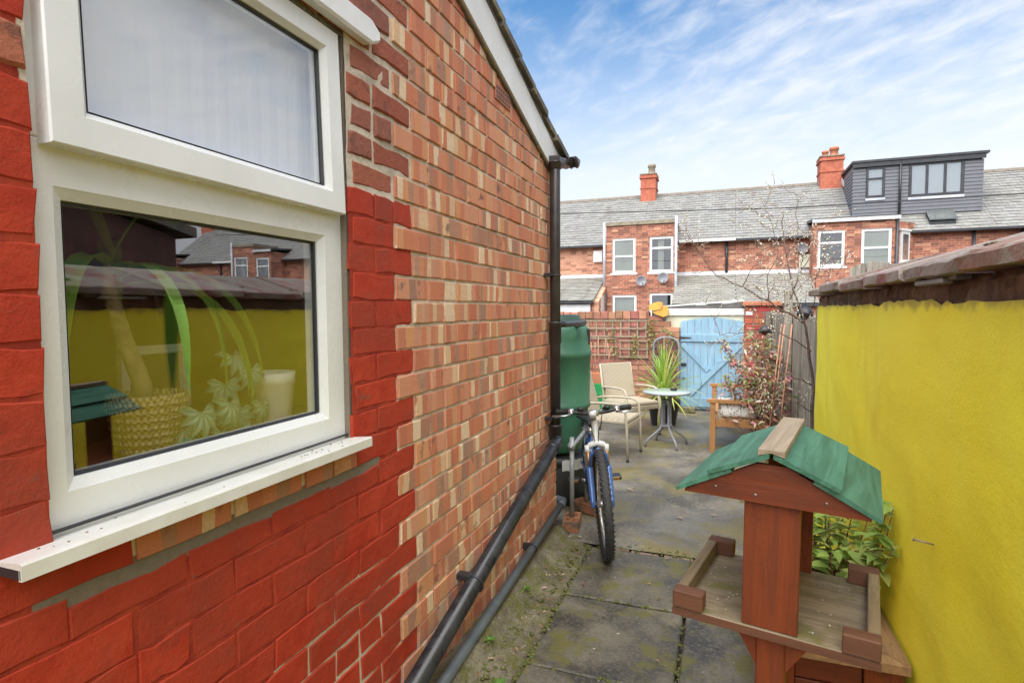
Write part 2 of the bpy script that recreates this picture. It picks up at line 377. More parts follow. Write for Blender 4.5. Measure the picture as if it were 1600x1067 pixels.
def mat_farbrick(name, c1, c2, mort, dark):
    b = NB(name); x, y, z = b.sep(b.pos()); v = b.vec(b.math('ADD', x, y), z, 0.)
    t = b.N.new('ShaderNodeTexBrick'); b.put(v, t.inputs['Vector']); t.inputs['Scale'].default_value = 1
    t.inputs['Brick Width'].default_value = .235; t.inputs['Row Height'].default_value = .083; t.inputs['Mortar Size'].default_value = .008; t.inputs['Mortar Smooth'].default_value = .3; t.inputs['Bias'].default_value = 0.
    t.inputs['Color1'].default_value = c1 + (1,); t.inputs['Color2'].default_value = c2 + (1,); t.inputs['Mortar'].default_value = mort + (1,)
    P = b.pos()
    cellv = b.white(b.vec(b.math('FLOOR', b.math('DIVIDE', b.math('ADD', x, y), .235)), b.math('FLOOR', b.math('DIVIDE', z, .083)), 0.))
    c = b.mix(b.step(cellv, .68, .80, 0, .7), t.outputs['Color'], dark)
    c = b.mix(b.step(cellv, .12, .06, 0, .7), c, (.62, .36, .22))
    c = b.mix(b.step(b.noise(P, 1.3, 5, .6), .52, .72, 0, .5), c, dark)
    return b.end(c, .9, b.bump(t.outputs['Fac'], -.4, .008), spec=.2)
def mat_slate(name, c1, c2, lich, amt=.62):
    b = NB(name); P = b.pos(); a = b.attr().outputs['Color']
    c = b.mix(b.noise(P, 2.2, 6, .6), c1, c2); c = b.mix(1., c, a, 'MULTIPLY')
    c = b.mix(b.step(b.noise(P, 1.1, 6, .75), amt, amt + .1, 0, .8), c, lich)
    c = b.mix(b.step(b.noise(b.map(P, (1.8, .35, .35)), 1.6, 5, .6), .56, .72, 0, .45), c, (.14, .115, .10))
    return b.end(c, .65, b.bump(b.noise(P, 30, 4), .15, .01), spec=.3)
def mat_glass(name, base, slope, tint, rough=0.):
    b = NB(name); t = b.N.new('ShaderNodeBsdfTransparent'); t.inputs[0].default_value = tint + (1,)
    g = b.N.new('ShaderNodeBsdfGlossy'); g.inputs['Roughness'].default_value = rough; g.inputs['Color'].default_value = (.98, .98, 1, 1)
    lw = b.N.new('ShaderNodeLayerWeight'); lw.inputs[0].default_value = .5
    x = b.N.new('ShaderNodeMixShader'); b.put(b.step(lw.outputs['Facing'], 0, 1, base, base + slope, False), x.inputs[0])
    b.L.new(t.outputs[0], x.inputs[1]); b.L.new(g.outputs[0], x.inputs[2]); b.L.new(x.outputs[0], b.out.inputs[0]); return b.m
def mat_wicker(name, c1, c2, s=260):
    b = NB(name); P = b.obj(); x, y, z = b.sep(P)
    w = b.math('SINE', b.math('MULTIPLY', b.math('ADD', x, y), s)); w2 = b.math('SINE', b.math('MULTIPLY', b.math('ADD', z, b.math('MULTIPLY', b.math('SUBTRACT', x, y), .6)), s))
    h = b.math('MULTIPLY', w, w2)
    c = b.mix(b.step(h, -.7, .6), c2, c1)
    return b.end(c, .6, b.bump(h, .5, .004), spec=.4)
def mat_leaf(name, c1, c2, vein, trans=.35, rough=.45, edge=None):
    b = NB(name); P = b.obj(); r = b.N.new('ShaderNodeObjectInfo').outputs['Random']
    a = b.attr().outputs['Color']
    c = b.mix(b.step(b.noise(b.pos(), 22, 4), .3, .7), c1, c2)
    c = b.mix(b.step(b.white(b.vec(r, 2.)), .0, 1., 0., .35, False), c, vein)
    c = b.mix(1., c, a, 'MULTIPLY')
    return b.end(c, rough, b.bump(b.noise(b.pos(), 90, 3), .25, .003), spec=.45, trans=trans)

MAT['striped'] = mat_striped(); MAT['painted'] = mat_painted(); MAT['old'] = mat_oldbrick(); MAT['mortar'] = mat_mortar()
MAT['concrete'] = mat_concrete(); MAT['slab'] = mat_slab(); MAT['kerb'] = mat_kerb(); MAT['yellow'] = mat_yellow()
MAT['upvc'] = simple('white_upvc', (.80, .80, .78), (.74, .74, .71), 5, .28, .03, c3=(.62, .58, .48), t3=.68, s3=4)
MAT['rubber'] = simple('black_gasket', (.035, .035, .037), rough=.5, bump=0)
MAT['sill'] = simple('white_weathered_sill', (.78, .77, .72), (.70, .68, .61), 8, .4, .08, c3=(.32, .28, .2), t3=.66, s3=13)
MAT['whitepaint'] = simple('white_paint', (.78, .78, .76), (.70, .70, .67), 5, .45, .12, c3=(.5, .46, .38), t3=.68, s3=5)
MAT['downpipe'] = simple('brown_black_pipe', (.032, .026, .024), (.05, .042, .038), 9, .36, .06, c3=(.11, .095, .08), t3=.62, s3=7)
MAT['blackpipe'] = simple('black_pipe', (.018, .019, .022), (.035, .036, .04), 12, .30, .08, c3=(.09, .085, .08), t3=.66, s3=18)
MAT['greypipe'] = simple('grey_pipe', (.085, .10, .11), (.12, .135, .14), 9, .42, .06, c3=(.2, .19, .16), t3=.64, s3=14)
MAT['tile_dark'] = simple('mossy_roof_tile', (.10, .085, .07), (.17, .145, .115), 9, .85, .5, 50, c3=(.24, .21, .08), t3=.54, s3=8, dist=.01)
MAT['terracotta'] = simple('terracotta', (.47, .17, .08), (.38, .13, .065), 9, .75, .2)
MAT['coping'] = simple('worn_red_coping', (.25, .075, .055), (.19, .10, .08), 7, .55, .6, 45, c3=(.25, .205, .165), t3=.42, s3=4.5, dist=.008, var=.2)
MAT['crumbly'] = simple('crumbling_brick_band', (.27, .19, .13), (.15, .10, .07), 14, .9, .8, 40, c3=(.38, .29, .20), t3=.56, s3=9, dist=.015, var=.25)
MAT['soil'] = simple('soil', (.045, .034, .025), (.08, .06, .042), 14, .95, .8, 60, dist=.015)
MAT['farbrick'] = mat_farbrick('terrace_brick', (.47, .17, .10), (.35, .115, .07), (.46, .35, .27), (.17, .085, .062))
MAT['farbrick_pale'] = mat_farbrick('pale_terrace_brick', (.62, .29, .18), (.52, .22, .13), (.56, .44, .34), (.26, .12, .08))
MAT['arch'] = simple('red_arch_brick', (.52, .13, .06), (.43, .10, .05), 5, .8, .2)
MAT['slate'] = mat_slate('grey_slate', (.205, .20, .19), (.285, .275, .255), (.37, .35, .315), .70)
MAT['slate2'] = mat_slate('lichen_slate', (.235, .225, .20), (.325, .31, .275), (.50, .47, .41), .63)
MAT['lead'] = simple('lead_flashing', (.42, .43, .46), (.55, .56, .58), 3, .5, .2)
MAT['ridge'] = simple('ridge_tile', (.17, .14, .11), (.24, .2, .16), 6, .8, .4)
MAT['clad'] = simple('grey_cladding', (.125, .126, .142), (.15, .152, .167), 3, .6, .05)
MAT['anthracite'] = simple('anthracite_plastic', (.03, .031, .035), (.045, .045, .05), 4, .4, .03)
MAT['farglass'] = mat_glass('far_window_glass', .16, .4, (.85, .88, .88))
MAT['glass'] = mat_glass('window_glass', .08, .32, (.97, .98, .98))
MAT['upperglass'] = mat_glass('upper_window_glass', .08, .18, (.97, .98, .98))
MAT['blind'] = simple('cream_blind', (.66, .64, .52), (.55, .54, .42), 1.2, .8, .05)
MAT['net'] = simple('white_net_curtain', (.88, .87, .92), (.85, .84, .90), 14, .9, .1, stretch=(1, 1, .03))
MAT['dim'] = simple('dim_room_paint', (.34, .30, .20), (.28, .25, .17), 2, .9, .05)
MAT['darkroom'] = simple('dark_room', (.05, .05, .045), rough=.9, bump=0)
MAT['butt'] = simple('green_plastic', (.065, .20, .115), (.05, .165, .095), 3, .42, .05, c3=(.10, .17, .09), t3=.6, s3=4)
MAT['blackplastic'] = simple('black_plastic', (.016, .017, .017), (.028, .028, .027), 5, .45, .06)
MAT['galv'] = simple('galvanised_steel', (.36, .37, .36), (.27, .28, .275), 18, .55, .08, metal=.25)
MAT['holebrick'] = simple('orange_engineering_brick', (.36, .155, .07), (.26, .105, .05), 12, .85, .4, 70, c3=(.12, .085, .06), t3=.52, s3=9)
MAT['gateblue'] = mat_wood('blue_gate_paint', (.23, .385, .50), (.28, .445, .565), .5, 'z', dark=(.18, .32, .43), var=.07)
MAT['cream'] = simple('cream_board', (.66, .66, .50), (.58, .58, .44), 4, .7, .1)
MAT['weathered'] = mat_wood('weathered_grey_wood', (.30, .265, .21), (.21, .18, .14), .8, 'z', dark=(.12, .10, .08), var=.28)
MAT['trellis'] = mat_wood('trellis_wood', (.36, .29, .20), (.27, .215, .15), .75, 'z', var=.15)
MAT['orangewood'] = mat_wood('varnished_bench_wood', (.47, .23, .085), (.36, .165, .06), .5, 'z', var=.1)
MAT['redwood'] = mat_wood('red_cedar_stain', (.22, .047, .012), (.135, .029, .009), .5, 'z', dark=(.08, .020, .009), var=.1)
MAT['redwood_x'] = mat_wood('red_cedar_stain_across', (.185, .040, .012), (.125, .027, .009), .5, 'x', dark=(.085, .022, .010), var=.1)
MAT['tray'] = mat_wood('mossy_tray_board', (.27, .205, .13), (.17, .125, .08), .75, 'x', dark=(.10, .075, .045), moss=(.125, .115, .025), var=.05)
MAT['rail'] = mat_wood('worn_tray_rail', (.25, .18, .10), (.17, .115, .062), .75, 'y', moss=(.10, .095, .045), var=.08)
MAT['railcap'] = mat_wood('worn_red_rail', (.14, .055, .027), (.10, .042, .021), .7, 'x', var=.06)
MAT['ridgeboard'] = mat_wood('bare_ridge_board', (.34, .265, .18), (.21, .16, .11), .75, 'y', dark=(.15, .125, .09), var=.04)
MAT['rimwood'] = mat_wood('bare_planter_rim', (.36, .21, .095), (.24, .13, .06), .6, 'y', dark=(.11, .08, .05), var=.1)
MAT['greenpaint'] = mat_wood('green_roof_paint', (.026, .098, .058), (.066, .185, .118), .6, 'y', dark=(.026, .075, .046), var=.14, scale=.7)
MAT['wicker'] = mat_wicker('beige_weave', (.55, .47, .34), (.34, .28, .19))
MAT['beige'] = simple('beige_metal', (.48, .42, .31), (.42, .36, .26), 9, .5, .05)
MAT['glasstop'] = simple('frosted_glass_top', (.46, .52, .45), (.36, .43, .36), 5, .18, .03, c3=(.45, .48, .28), t3=.6, s3=6)
MAT['greymetal'] = simple('grey_painted_metal', (.20, .20, .215), (.26, .26, .275), 8, .45, .05)
MAT['orangefoam'] = simple('yellow_orange_foam', (.80, .40, .085), (.72, .33, .06), 5, .8, .4, 20)
MAT['greenbox'] = simple('bright_green_plastic', (.02, .26, .075), (.018, .21, .06), 4, .4, .03)
MAT['cane'] = simple('cane_stick', (.40, .17, .10), (.52, .27, .15), 7, .7, .1)
MAT['bark'] = simple('dark_bark', (.10, .068, .058), (.17, .12, .095), 25, .8, .4, 70)
MAT['twig'] = simple('pale_twig', (.33, .24, .17), (.24, .16, .12), 20, .8, .2)
MAT['redstem'] = simple('red_brown_stem', (.18, .075, .055), (.26, .12, .085), 20, .7, .2)
MAT['blossom'] = simple('white_blossom', (.80, .78, .66), (.66, .66, .48), 30, .7, 0)
MAT['shrubleaf'] = mat_leaf('red_green_shrub_leaf', (1, 1, 1), (.75, .75, .75), (.85, .8, .7), .2, .38)
MAT['sageleaf'] = mat_leaf('sage_leaf', (.27, .38, .09), (.36, .47, .14), (.44, .50, .18), .35, .6)
MAT['cordyleaf'] = mat_leaf('cordyline_blade', (.24, .42, .06), (.34, .52, .10), (.48, .58, .17), .35, .4)
MAT['yuccaleaf'] = mat_leaf('yucca_blade', (.22, .46, .05), (.30, .56, .08), (.38, .6, .1), .35, .4)
MAT['begonia'] = mat_leaf('begonia_leaf', (.20, .29, .20), (.32, .41, .30), (.38, .46, .36), .2, .45)
MAT['weedleaf'] = mat_leaf('weed_leaf', (.10, .22, .03), (.14, .28, .05), (.2, .3, .06), .3, .5)
MAT['basket'] = mat_wicker('basket_weave', (.56, .42, .20), (.20, .13, .06), 330)
MAT['whiteceramic'] = simple('white_ceramic', (.80, .78, .70), rough=.35, bump=.02)
MAT['woodtrunk'] = simple('yucca_trunk', (.36, .27, .15), (.24, .17, .09), 25, .85, .6, 60)
MAT['sillboard'] = simple('brown_window_board', (.36, .12, .06), (.28, .09, .045), 5, .5, .08)
MAT['tyre'] = simple('tyre_rubber', (.022, .022, .024), (.04, .039, .037), 30, .75, .3)
MAT['chrome'] = simple('bike_alloy', (.55, .55, .56), (.46, .46, .47), 9, .28, .02, metal=.85)
MAT['bikeblue'] = simple('metallic_blue_paint', (.045, .135, .40), (.04, .115, .34), 6, .25, .0, coat=.6)
MAT['bikewhite'] = simple('silver_white_paint', (.64, .64, .62), (.58, .58, .56), 6, .3, 0)
MAT['gold'] = simple('bronze_stanchion', (.42, .22, .06), (.36, .18, .05), 6, .3, 0, metal=.6)
MAT['blackrubber'] = simple('black_grip', (.018, .018, .018), rough=.6, bump=.1)
MAT['litter'] = simple('dry_leaf_litter', (.17, .095, .055), (.26, .17, .10), 30, .85, .1, attr=True)
MAT['hangblack'] = simple('dark_lamp_shade', (.022, .026, .036), (.035, .038, .045), 5, .4, .05)
MAT['steel'] = simple('rusty_nail_steel', (.22, .15, .10), (.3, .26, .22), 30, .5, .1, metal=.5)
MAT['felt'] = simple('roofing_felt', (.11, .10, .095), (.17, .155, .14), 6, .85, .4)
MAT['peel'] = simple('peeling_white_board', (.74, .74, .71), (.62, .61, .56), 5, .7, .3, c3=(.30, .25, .2), t3=.62, s3=6)
MAT['dish'] = simple('grey_dish', (.30, .31, .33), (.25, .26, .28), 5, .5, .03)
MAT['moss'] = simple('cushion_moss', (.07, .085, .018), (.13, .135, .03), 60, .95, .6, 200)
MAT['stone'] = simple('old_stone_post', (.34, .29, .21), (.24, .20, .14), 7, .85, .3)

# ---------------------------------------------------------------- ground
def slab_sheet(name, x0, x1, y0, y1, z, mat, nx=1, ny=1, bumpz=0.):
    m = MB(); vs = []; fs = []
    for j in range(ny + 1):
        for i in range(nx + 1):
            x = x0 + (x1 - x0) * i / nx; y = y0 + (y1 - y0) * j / ny
            vs.append((x, y, z + bumpz * mnoise.noise((x * 1.7, y * 1.7, 0))))
    for j in range(ny):
        for i in range(nx):
            a = j * (nx + 1) + i; fs.append((a, a + 1, a + nx + 2, a + nx + 1))
    m.add(vs, fs, True); return kind(m.build(name, mat), 'structure')
slab_sheet('ground', -600, 600, -600, 1500, -.09, MAT['soil'])
slab_sheet('patio', -3.2, .62, 3.545, 8.9, 0., MAT['concrete'], 60, 80, .008)
slab_sheet('bedding', -.90, .62, -1.5, 3.55, -.028, MAT['soil'], 40, 120, .012)
# broken brick edging where slabs meet the concrete
pav = thing('paving', 'square mossy grey flagstones laid between the brick house and the yellow wall', 'paving', (-.3, 2, 0)); pav['kind'] = 'structure'
for k, (y0, y1) in enumerate(((-1.0, -.36), (-.35, .285), (.297, .935), (.947, 1.578), (1.592, 2.226), (2.24, 2.862), (2.874, 3.505))):
    for j, (x0, x1) in enumerate(((-.765, -.165), (-.152, .45))):
        m = MB(); dz = R.uniform(-.004, .004); nx = 5
        e = lambda: R.uniform(-.004, .004)
        top = []
        pts = [(x0 + (x1 - x0) * i / nx, y0) for i in range(nx)] + [(x1, y0 + (y1 - y0) * i / nx) for i in range(nx)] + [(x1 - (x1 - x0) * i / nx, y1) for i in range(nx)] + [(x0, y1 - (y1 - y0) * i / nx) for i in range(nx)]
        pts = [(x + e(), y + e()) for x, y in pts]; n = len(pts); cx, cy = (x0 + x1) / 2, (y0 + y1) / 2
        ins = [(x + (cx - x) * .025, y + (cy - y) * .025) for x, y in pts]
        m.add([(x, y, -.06) for x, y in pts] + [(x, y, dz - .006) for x, y in pts] + [(x, y, dz) for x, y in ins],
              [(i, (i + 1) % n, n + (i + 1) % n, n + i) for i in range(n)] + [(n + i, n + (i + 1) % n, 2 * n + (i + 1) % n, 2 * n + i) for i in range(n)] + [tuple(range(2 * n, 3 * n))])
        m.build('flagstone', MAT['slab'], pav, True)
for k in range(6):
    m = MB(); x = -.72 + k * .2; m.box((x, 3.515, -.05), (x + R.uniform(.14, .19), 3.542, -.001 + R.uniform(-.005, .003)), .004); m.build('edging_brick', MAT['crumbly'], pav, True)
# raised mossy haunch along the wall foot
m = MB(); prof = [(-1.10, .045), (-1.045, .05), (-1.01, .056), (-.985, .05), (-.955, .02), (-.935, -.002), (-.90, -.002), (-.84, -.008), (-.772, -.012), (-.768, -.05)]
ny = 90; vs = []; fs = []; npf = len(prof)
for j in range(ny + 1):
    y = -1.2 + (3.66 + 1.2) * j / ny
    for i, (x, z) in enumerate(prof):
        w = mnoise.noise((x * 9, y * 6, 1)) * .5 + mnoise.noise((x * 25, y * 19, 4)) * .3
        vs.append((x + w * .02 * (0 < i < npf - 1), y, z + w * .026))
for j in range(ny):
    for i in range(npf - 1):
        a = j * npf + i; fs.append((a, a + 1, a + npf + 1, a + npf))
o = ny * npf; vs += [(x, 3.67, -.08) for x, z in prof]
fs += [(o + i, o + i + 1, (ny + 1) * npf + i + 1, (ny + 1) * npf + i) for i in range(npf - 1)]
m.add(vs, fs, True); kind(m.build('mossy_concrete_kerb', MAT['kerb']), 'structure')

# ---------------------------------------------------------------- brick outbuilding on the left
WX = -1.073
OPEN = (.632, 1.487, 1.094, 2.33)
def zL(y): return 2.385 + (3.70 - y) * .30
def zU(y): return 2.525 + (3.80 - y) * .318
house = thing('brick_outbuilding', 'red brick outbuilding on the left, partly painted red, with white window and white bargeboard', 'building', (WX, 2, 0))
CAMP = Vector((0, 0, 1.5))
def brick_mesh(y0, y1, z0, z1, xf, mat_key, jit=.0025, bev=.004, tilt_=.003):
    def e(s=jit): return R.uniform(-s, s)
    w = y1 - y0
    pts = [(y0 + e(), z0 + e()), (y0 + w * .36 + e(), z0 + e()), (y0 + w * .7 + e(), z0 + e()), (y1 + e(), z0 + e()),
           (y1 + e(), z1 + e()), (y0 + w * .66 + e(), z1 + e()), (y0 + w * .3 + e(), z1 + e()), (y0 + e(), z1 + e())]
    cy, cz = (y0 + y1) / 2, (z0 + z1) / 2
    tl, tt = R.uniform(-tilt_, tilt_), R.uniform(-tilt_, tilt_)
    def fx(y, z): return xf + tl * (y - cy) / w * 2 + tt * (z - cz) / .088
    n = 8
    v = [(xf - .09, y, z) for y, z in pts] + [(fx(y, z) - bev, y, z) for y, z in pts]
    v += [(fx(y, z), y + bev * (1 if y < cy - w * .4 else -1 if y > cy + w * .4 else 0), z + bev * (1 if z < cz else -1)) for y, z in pts]
    f = [(i, (i + 1) % n, n + (i + 1) % n, n + i) for i in range(n)] + [(n + i, n + (i + 1) % n, 2 * n + (i + 1) % n, 2 * n + i) for i in range(n)] + [tuple(range(2 * n, 3 * n))]
    return v, f
CO = .088; ZJ = 1.886; JT = .010
allb = []
for k in range(-24, 20):
    z0 = ZJ + k * CO; z1 = z0 + CO
    if z1 < -.06 or z0 > zL(.2): continue
    par = k % 2
    edge = 1.865 if par else 1.745
    ys = [edge + n * .243 for n in range(-9, 10)]
    cuts = sorted(set([y for y in ys if y < 3.70] + [3.79]))
    row = []
    for a, b_ in zip(cuts, cuts[1:]):
        if b_ - a > .3: row += [(a, a + .243), (a + .243, b_)]
        else: row.append((a, b_))
    for a, b_ in row:
        # header pairs now and then
        segs = [(a, b_)]
        if R.random() < .14 and b_ - a > .2: segs = [(a, (a + b_) / 2), ((a + b_) / 2, b_)]
        for s0, s1 in segs:
            for q0, q1 in (((s0, s1),) if not (z0 > OPEN[2] - .01 and z1 < OPEN[3] + .05) else ((s0, min(s1, OPEN[0] + .004)), (max(s0, OPEN[1] - .004), s1))):
                if q1 - q0 < .035 or q1 < -.25: continue
                zz1 = min(z1, zL(q1) + .06)
                if zz1 - z0 < .03: continue
                ym, zm = (q0 + q1) / 2, (z0 + z1) / 2
                if ym > edge: mk = 'striped'
                elif zm > 1.886 and ym > .55: mk = 'old'
                elif zm > 2.05 and ym < .6: mk = 'old' if R.random() < .5 else 'painted'
                elif 1.0 < zm < 1.094 and .66 < ym < 1.6: mk = 'striped'
                else: mk = 'painted'
                allb.append((q0, q1, z0, zz1, mk))
def brick_score(b):
    y, z = (b[0] + b[1]) / 2, (b[2] + b[3]) / 2
    d = Vector((WX, y, z)) - CAMP; zc = d.y * .937 + (-d.x) * .345
    if zc < .3: return 0
    px = 800 + 895 * (d.x * .938 + d.y * .345) / zc; py = 533 - 895 * (d.z) / zc - 45
    if not (-60 < px < 1600 and -40 < py < 1107): return 0
    area = (b[1] - b[0]) * (b[3] - b[2])
    return area * -d.x / zc ** 3
allb.sort(key=brick_score, reverse=True)
rest = {}
for i, (y0, y1, z0, z1, mk) in enumerate(allb):
    big = mk == 'painted'
    xf = WX + {'striped': R.uniform(-.003, .003), 'painted': R.uniform(-.0040, -.0022), 'old': R.uniform(-.006, .004)}[mk]
    g = {'striped': .0062, 'painted': .0030, 'old': .0085}[mk]
    zc_ = .016 + R.uniform(-.004, .008) if mk == 'painted' and abs(z1 - 1.006) < .01 and .6 < y0 < 1.6 else 0
    v, f = brick_mesh(y0 + g, y1 - g, z0 + g, z1 - g - zc_, xf, mk, {'striped': .0018, 'painted': .0052, 'old': .0048}[mk], {'striped': .0025, 'painted': .0038, 'old': .006}[mk], .0007 if mk == 'painted' else .0016)
    c = (R.random(), R.random(), R.random(), .99)
    if i < 300:
        m = MB(); m.cc = c; m.add(v, f); m.build('brick', MAT[mk], house, True)
    else:
        m = rest.setdefault(mk, MB()); m.cc = c; m.add(v, f)
m = MB()
mats = list(rest); fm = []
for i, k in enumerate(mats):
    n0 = len(m.f); o0 = len(m.v); m.v += rest[k].v; m.c += rest[k].c; m.f += [tuple(q + o0 for q in f) for f in rest[k].f]; m.sm += [False] * len(rest[k].f); fm += [i] * len(rest[k].f)
ob = m.build('brickwork', None, house, True); kind(ob, 'stuff')
for k in mats: ob.data.materials.append(MAT[k])
ob.data.polygons.foreach_set('material_index', fm)
# mortar face: a fine uneven sheet, flush paint on the painted area, raked joints elsewhere
def paint_mask(y, z):
    par = int(math.floor((z - ZJ) / CO)) % 2
    e = 1.865 if par else 1.745
    if y > e: return 0
    if z > 1.886: return 1 if (y < .62 and z < 2.1) else 0
    if 1.0 < z < 1.09 and .66 < y < 1.60: return 0
    if z < .66 and y > 1.0 + (z - .5) * 2 and y > .95: return 0
    return 1
m = MB(); st = .0225; ny = int(4.06 / st); nz = int(3.5 / st); gid = {}
for j in range(nz + 1):
    for i in range(ny + 1):
        y = -.27 + i * st; z = -.07 + j * st
        y = min(y, 3.785)
        zt = zL(y) + .08
        if z > zt + st: continue
        z = min(z, zt)
        w = mnoise.noise((y * 28, z * 28, 2)) * .6 + mnoise.noise((y * 70, z * 70, 5)) * .5
        pm = paint_mask(y, z); old = (z > 1.9 and y < 2.0)
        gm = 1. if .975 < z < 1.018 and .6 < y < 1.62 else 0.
        x = WX - .0072 + w * .002
        if pm: x = WX - .0052 + w * .0026 + mnoise.noise((y * 6, z * 6, 9)) * .0012
        elif old: x = WX - .0068 + w * .0048
        gid[i, j] = len(m.v); m.v.append((x, y, z)); m.c.append((pm, gm, 0, 1))
for (i, j), a in list(gid.items()):
    q = [(i, j), (i + 1, j), (i + 1, j + 1), (i, j + 1)]
    if all(t in gid for t in q):
        yy = -.27 + (i + .5) * st; zz = -.07 + (j + .5) * st
        if OPEN[0] + .0 < yy < OPEN[1] and OPEN[2] < zz < OPEN[3] + .04: continue
        m.f.append(tuple(gid[t] for t in q)); m.sm.append(True)
m.build('mortar', MAT['mortar'], house, True)
# wall body, room
m = MB(); X0, X1 = WX - .02, WX - .14
m.box((X1, -.9, -.1), (X0, OPEN[0] - .001, 2.33)); m.box((X1, OPEN[1] + .001, -.1), (X0, 3.785, 2.33)); m.box((X1, OPEN[0] - .001, -.1), (X0, OPEN[1] + .001, OPEN[2] - .02))
m.prism([(-.9, 2.332), (3.785, 2.332), (3.785, zL(3.785) + .06), (-.9, zL(-.9) + .06)], 'x', X1, X0)
m.box((-3.6, 3.6, -.1), (X1 - .001, 3.784, 2.42)); m.box((-3.75, -.9, -.1), (-3.601, 3.784, 2.6)); m.box((-3.6, -1.0, -.1), (X1, -.901, 3.7))
m.build('wall_core', MAT['mortar'], house, True)
m = MB(); m.box((-3.59, -.89, .25), (X1 - .002, 3.59, .30)); m.box((-3.59, -.89, 2.42), (X1 - .002, 3.59, 2.45)); m.box((-3.59, 2.3, .301), (X1 - .002, 2.34, 2.419)); m.box((-3.59, -.6, .301), (X1 - .002, -.56, 2.419)); m.box((-3.0, -.55, .301), (-2.95, 2.299, 2.419))
m.build('room_lining', MAT['dim'], house, True)
# dark strip in place of the shadow under the lintel, then reveal mortar
m = MB(); m.box((WX - .09, .60, 2.318), (WX - .010, 1.50, 2.334)); m.build('head_shadow_strip', MAT['kerb'], house, True)
m = MB(); m.box((WX - .045, OPEN[1] - .006, OPEN[2]), (WX - .012, OPEN[1] + .02, OPEN[3])); m.build('reveal_mortar', MAT['mortar'], house, True)
def ring(m, y0, y1, z0, z1, prof):
    # mitred frame: prof is a list of (inset, x)
    n = len(prof); vs = []
    for ins, x in prof: vs += [(x, y0 + ins, z0 + ins), (x, y1 - ins, z0 + ins), (x, y1 - ins, z1 - ins), (x, y0 + ins, z1 - ins)]
    fs = [(i * 4 + k, i * 4 + (k + 1) % 4, (i + 1) * 4 + (k + 1) % 4, (i + 1) * 4 + k) for i in range(n - 1) for k in range(4)]
    return m.add(vs, fs)
FX = -1.104
m = MB()
ring(m, .598, 1.4845, 1.100, 1.800, [(0, FX - .06), (0, FX - .003), (.003, FX), (.078, FX), (.080, FX - .002), (.098, FX - .014), (.100, FX - .03), (.100, FX - .06)])
ring(m, .598, 1.4845, 1.8005, 2.337, [(0, FX - .06), (0, FX - .003), (.003, FX), (.06, FX), (.062, FX - .006), (.066, FX - .06)])
window = m.build('window', MAT['upvc'], house, True)
def sub(m, name, mat, p): return m.build(name, mat, p, True)
m = MB(); ring(m, .6965, 1.386, 1.1985, 1.7015, [(0, FX - .028), (.003, FX - .0165), (.0055, FX - .02), (.0055, FX - .03)]); sub(m, 'gasket', MAT['rubber'], window)
m = MB(); m.box((FX - .030, .697, 1.199), (FX - .026, 1.3855, 1.7012)); sub(m, 'glass_pane', MAT['glass'], window)
sy0, sy1, sz0, sz1 = .655, 1.4625, 1.788, 2.318
m = MB()
def tilt(v):
    a = rad(1.6); x, y, z = v; dz = z - sz1; return (x - dz * math.sin(a), y, z)
ring(m, sy0, sy1, sz0, sz1, [(.0, FX - .03), (.0, FX + .018), (.003, FX + .022), (.058, FX + .022), (.061, FX + .019), (.072, FX + .006), (.073, FX - .004), (.073, FX - .03)])
m.v = [tilt(v) for v in m.v]; sub(m, 'sash', MAT['upvc'], window)
m = MB(); ring(m, sy0 + .0715, sy1 - .0715, sz0 + .0715, sz1 - .0715, [(0, FX - .006), (.004, FX + .0055), (.007, FX - .002), (.007, FX - .008)]); m.v = [tilt(v) for v in m.v]; sub(m, 'gasket', MAT['rubber'], window)
m = MB(); m.box((FX - .006, sy0 + .072, sz0 + .072), (FX - .003, sy1 - .072, sz1 - .072)); m.v = [tilt(v) for v in m.v]; sub(m, 'glass_pane', MAT['upperglass'], window)
# net curtain, softly pleated, behind the upper pane
m = MB(); vs = []; fs = []
for i in range(121):
    y = .60 + i * .0077
    for z in (1.73, 2.36): vs.append((-1.158 + .0009 * math.sin(i * .9) + .0008 * math.sin(i * 2.3), y, z))
fs = [(2 * i, 2 * i + 2, 2 * i + 3, 2 * i + 1) for i in range(120)]
m.add(vs, fs, True); tag(m.build('net_curtain', MAT['net']), 'white pleated net curtain hanging behind the upper window pane', 'curtain')
m = MB(); m.prism([(-1.104, 1.104), (-1.024, 1.112), (-1.014, 1.112), (-1.012, 1.109), (-1.012, 1.084), (-1.02, 1.084), (-1.02, 1.098), (-1.104, 1.092)][::-1], 'y', .548, 1.492)
sll = m.build('sill', MAT['sill'], house, True)
m = MB(); m.box((-1.075, .5474, 1.0865), (-1.019, .5484, 1.1015)); m.box((-1.0165, .5474, 1.0865), (-1.0150, .5484, 1.1015)); kind(m.build('hollow_end', MAT['rubber'], sll, True), 'stuff')
m = MB()
for i in range(34):
    yy = R.choice((R.uniform(.58, 1.48), R.uniform(1.15, 1.45))); xx = R.uniform(-1.095, -1.02); m.cc = R.choice(((.3, .2, .15, 1), (.6, .5, .4, 1), (1, .9, .8, 1))); m.ball((xx, yy, 1.1045 + (xx + 1.104) * .1 + .0005), R.uniform(.0006, .0022), 5, 3, (1.3, 1.6, .5), .4)
kind(m.build('dirt_specks', MAT['litter'], sll, True), 'stuff')
m = MB(); m.box((-1.098, .63, 1.1145), (-1.09, 1.48, 1.119)); m.build('sealant', MAT['rubber'], house, True)
m = MB()
pts = []
n = 30
vs = []
